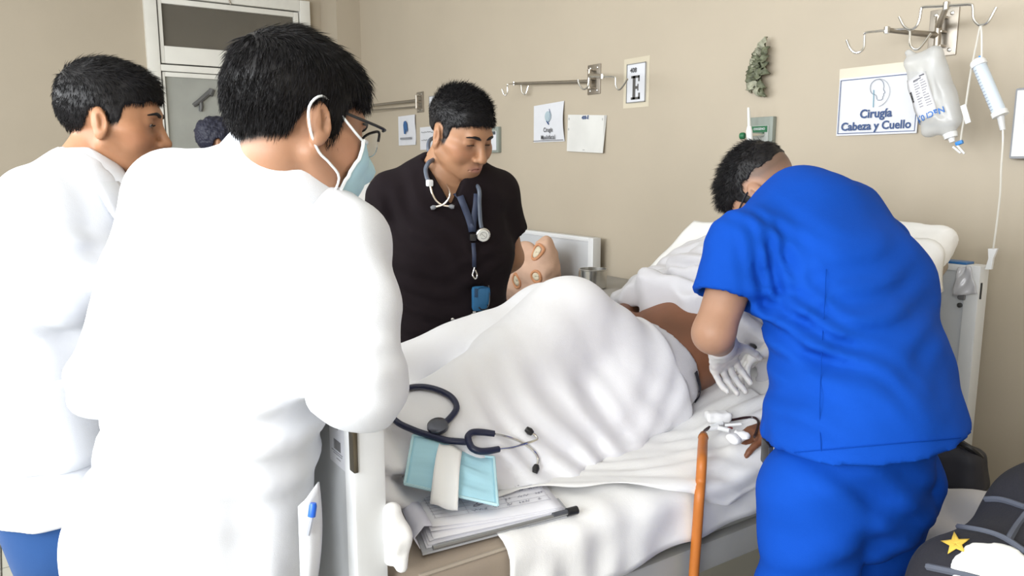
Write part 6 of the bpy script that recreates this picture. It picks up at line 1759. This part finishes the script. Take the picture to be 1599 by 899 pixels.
# luggage on the second bed, seen between the doctors
bl = thing('duffel', 'dark bag on the second bed, seen in the gap left of the man in black', 'bag', (-3.42, 1.55, .62))
S = Sd().u(rbox((-3.42, 1.55, .76), (.20, .26, .13), np.eye(3), .08)); S.disp(lambda P: .006 * nz(P)); sdf_obj('bag', S, V(-3.72, 1.2, .58), V(-3.12, 1.9, .95), .012, mat('bag_black', (.02, .02, .03), .6), bl)
MB().tube([(-3.36, 1.36, .88), (-3.36, 1.40, .96), (-3.36, 1.60, .98), (-3.36, 1.66, .88)], .010, 8, smooth=4).build('handle', BLACKP, bl)
tw = thing('towel', 'folded pale teal towel on the dark bag beyond the coats', 'towel', (-3.42, 1.55, .90))
S = Sd().u(rbox((-3.44, 1.56, .945), (.16, .18, .05), np.eye(3), .04)); S.disp(lambda P: .004 * nzb(P)); sdf_obj('towel', S, V(-3.66, 1.3, .86), V(-3.22, 1.8, 1.03), .010, mat('teal_towel', (.22, .42, .42), .9), tw)
# ================================================================ the corner at the lower right
b4, _, _ = hospital_bed('bed frame under the dark checked blanket at the lower right corner', .27, -.58, -.05, 1.95, .78, .80, .50)
mattress('mattress', 'white mattress under the dark checked blanket', .26, -.57, [(.0, .60), (.6, .60), (1.2, .60), (1.9, .60)], .10, LINEN2)
BLK = mat('plush_navy_black', (.012, .012, .018), .9, var=.1, bump=.4, bscale=250, sheen=0)
S = Sd().u(rbox((-.32, 1.47, .72), (.36, .33, .125), np.eye(3), .10)).u(ell((-.32, 1.60, .83), (.36, .28, .11)), .08).u(cap((-.59, 1.22, .70), (-.60, 1.66, .745), .06, .088), .06)
S = (lambda S0: Sd().u(lambda P: S0(P - np.array([.045, 0, .0], f32))))(S)
n7 = noise3(501, 4.0); S.disp(lambda P: .010 * n7(P)); S.cut(plane((0, 0, .595), (0, 0, -1)), .01)
bk = thing('blanket', 'folded plush dark blanket with grey checks, a star and a cloud at lower right', 'blanket', (-.32, 1.40, .60))
sdf_obj('fabric', S, V(-.75, .85, .56), V(.30, 2.0, 1.06), .009, BLK, bk)
def ob(u, v, off=.002):
    r = ray(u, v); t = .6
    for _ in range(120):
        e = float(S((CAMP + r * t)[None].astype(f32))[0]) - off
        if e < .0008 or t > 2.2: break
        t += min(.03, max(.0008, e * .6))
    return CAMP + r * t
GRY = mat('blanket_check_grey', (.085, .095, .125), .9)
for ln in ([(1448, 884), (1490, 893), (1530, 903)], [(1497, 822), (1540, 830), (1570, 841), (1602, 862)], [(1540, 779), (1565, 780), (1602, 792)], [(1574, 844), (1582, 830), (1590, 818), (1602, 802)]):
    u = np.array(ln, float); q, _ = catmull(u, np.zeros(len(u)), 8)
    MB().tube([ob(a, b, .0005) for a, b in q], .0055, 6).build('check_stripe', GRY, bk)
def patch_px(poly, m, name, off=.003):
    c = np.mean(poly, 0); rings = [[ob(*(c + (np.array(p) - c) * k), off) for p in poly] for k in (.02, .35, .7, 1.0)]
    P_ = np.array(rings + []).transpose(1, 0, 2); P_ = np.concatenate([P_, P_[:1]]); mb = MB(); mb.grid(P_, .0015); return mb.build(name, m, bk, angle=0)
star = []
for i in range(10):
    r = 1.0 if i % 2 == 0 else .42; a = math.radians(-95 + 36 * i); star.append((1492 + 24 * r * math.cos(a), 848 + 19 * r * math.sin(a)))
fine = []
for i in range(10):
    for q in (0, .5): fine.append(np.array(star[i]) * (1 - q) + np.array(star[(i + 1) % 10]) * q)
patch_px(fine, mat('star_yellow', (.62, .42, .06), .8), 'star_print')
C_ = Sd()
for u, v, r in ((1514, 888, 22), (1536, 873, 26), (1564, 874, 28), (1590, 892, 26), (1555, 900, 36), (1580, 912, 34), (1530, 908, 30)):
    q = ob(u, v, 0); C_.u(ell(q, [r * np.linalg.norm(q - CAMP) / FPX] * 3), .004)
Sc = S; cs2 = Sd().u(lambda P: Sc(P) - .0035).cut(C_, .003)
q = ob(1555, 890, 0); sdf_obj('cloud_print', cs2, q - .12, q + .14, .0045, mat('cloud_white', (.70, .70, .68), .9), bk)
# seat with bag and cloth beyond the bent nurse
st_ = thing('stool', 'low stool by the wall under the black bag and grey cloth', 'stool', (-.99, 2.12, 0))
MB().box((-.99, 2.12, .44), (.26, .34, .03), bev=.008).build('seat', GREYVINYL, st_)
for x in (-1.09, -.89):
    for y in (1.98, 2.26): MB().tube([(x, y, .43), (x, y, .0)], .012, 8).build('leg', STEEL, st_)
zq = .46
gcl = thing('cloth', 'crumpled grey cloth on the stool between the nurse\'s legs and the blanket', 'cloth', (-.98, 2.05, zq))
S = Sd().u(rbox((-.95, 2.05, .49), (.17, .16, .035), np.eye(3), .03)).u(cap((-1.05, 1.98, .50), (-.84, 2.06, .53), .05, .06), .04); S.disp(lambda P: .010 * nz(P) + .004 * nzb(P)); S.cut(plane((0, 0, .457), (0, 0, -1)), .005)
sdf_obj('cloth', S, V(-1.25, 1.80, .42), V(-.66, 2.34, .68), .009, GOWN, gcl)
bb = thing('backpack', 'black bag on the stool right of the blue trousers', 'bag', (-1.0, 2.2, .50))
S = Sd().u(rbox((-1.03, 2.19, .585), (.09, .06, .07), np.eye(3), .04)).u(cap((-1.07, 2.19, .62), (-1.05, 2.19, .675), .05, .022), .05); S.disp(lambda P: .007 * nz(P)); S.cut(plane((0, 0, .53), (0, 0, -1)), .01)
sdf_obj('bag', S, V(-1.26, 2.05, .48), V(-.76, 2.36, .82), .009, mat('bag_black', (.02, .02, .03), .6), bb)
MB().tube([(-1.02, 2.19, .64), (-1.01, 2.16, .665), (-.97, 2.16, .655), (-.96, 2.19, .63)], .008, 8, smooth=4).build('handle', BLACKP, bb)
oc_ = thing('ochre_cloth', 'ochre brown cloth edge showing between the blue trousers and the blanket', 'cloth', (-.66, 1.42, .60))
S = Sd().u(cap((-.66, 1.28, .655), (-.66, 1.50, .68), .03, .035)); S.disp(lambda P: .006 * nz(P)); sdf_obj('cloth', S, V(-.74, 1.18, .56), V(-.56, 1.60, .80), .008, mat('ochre', (.33, .17, .05), .8), oc_)
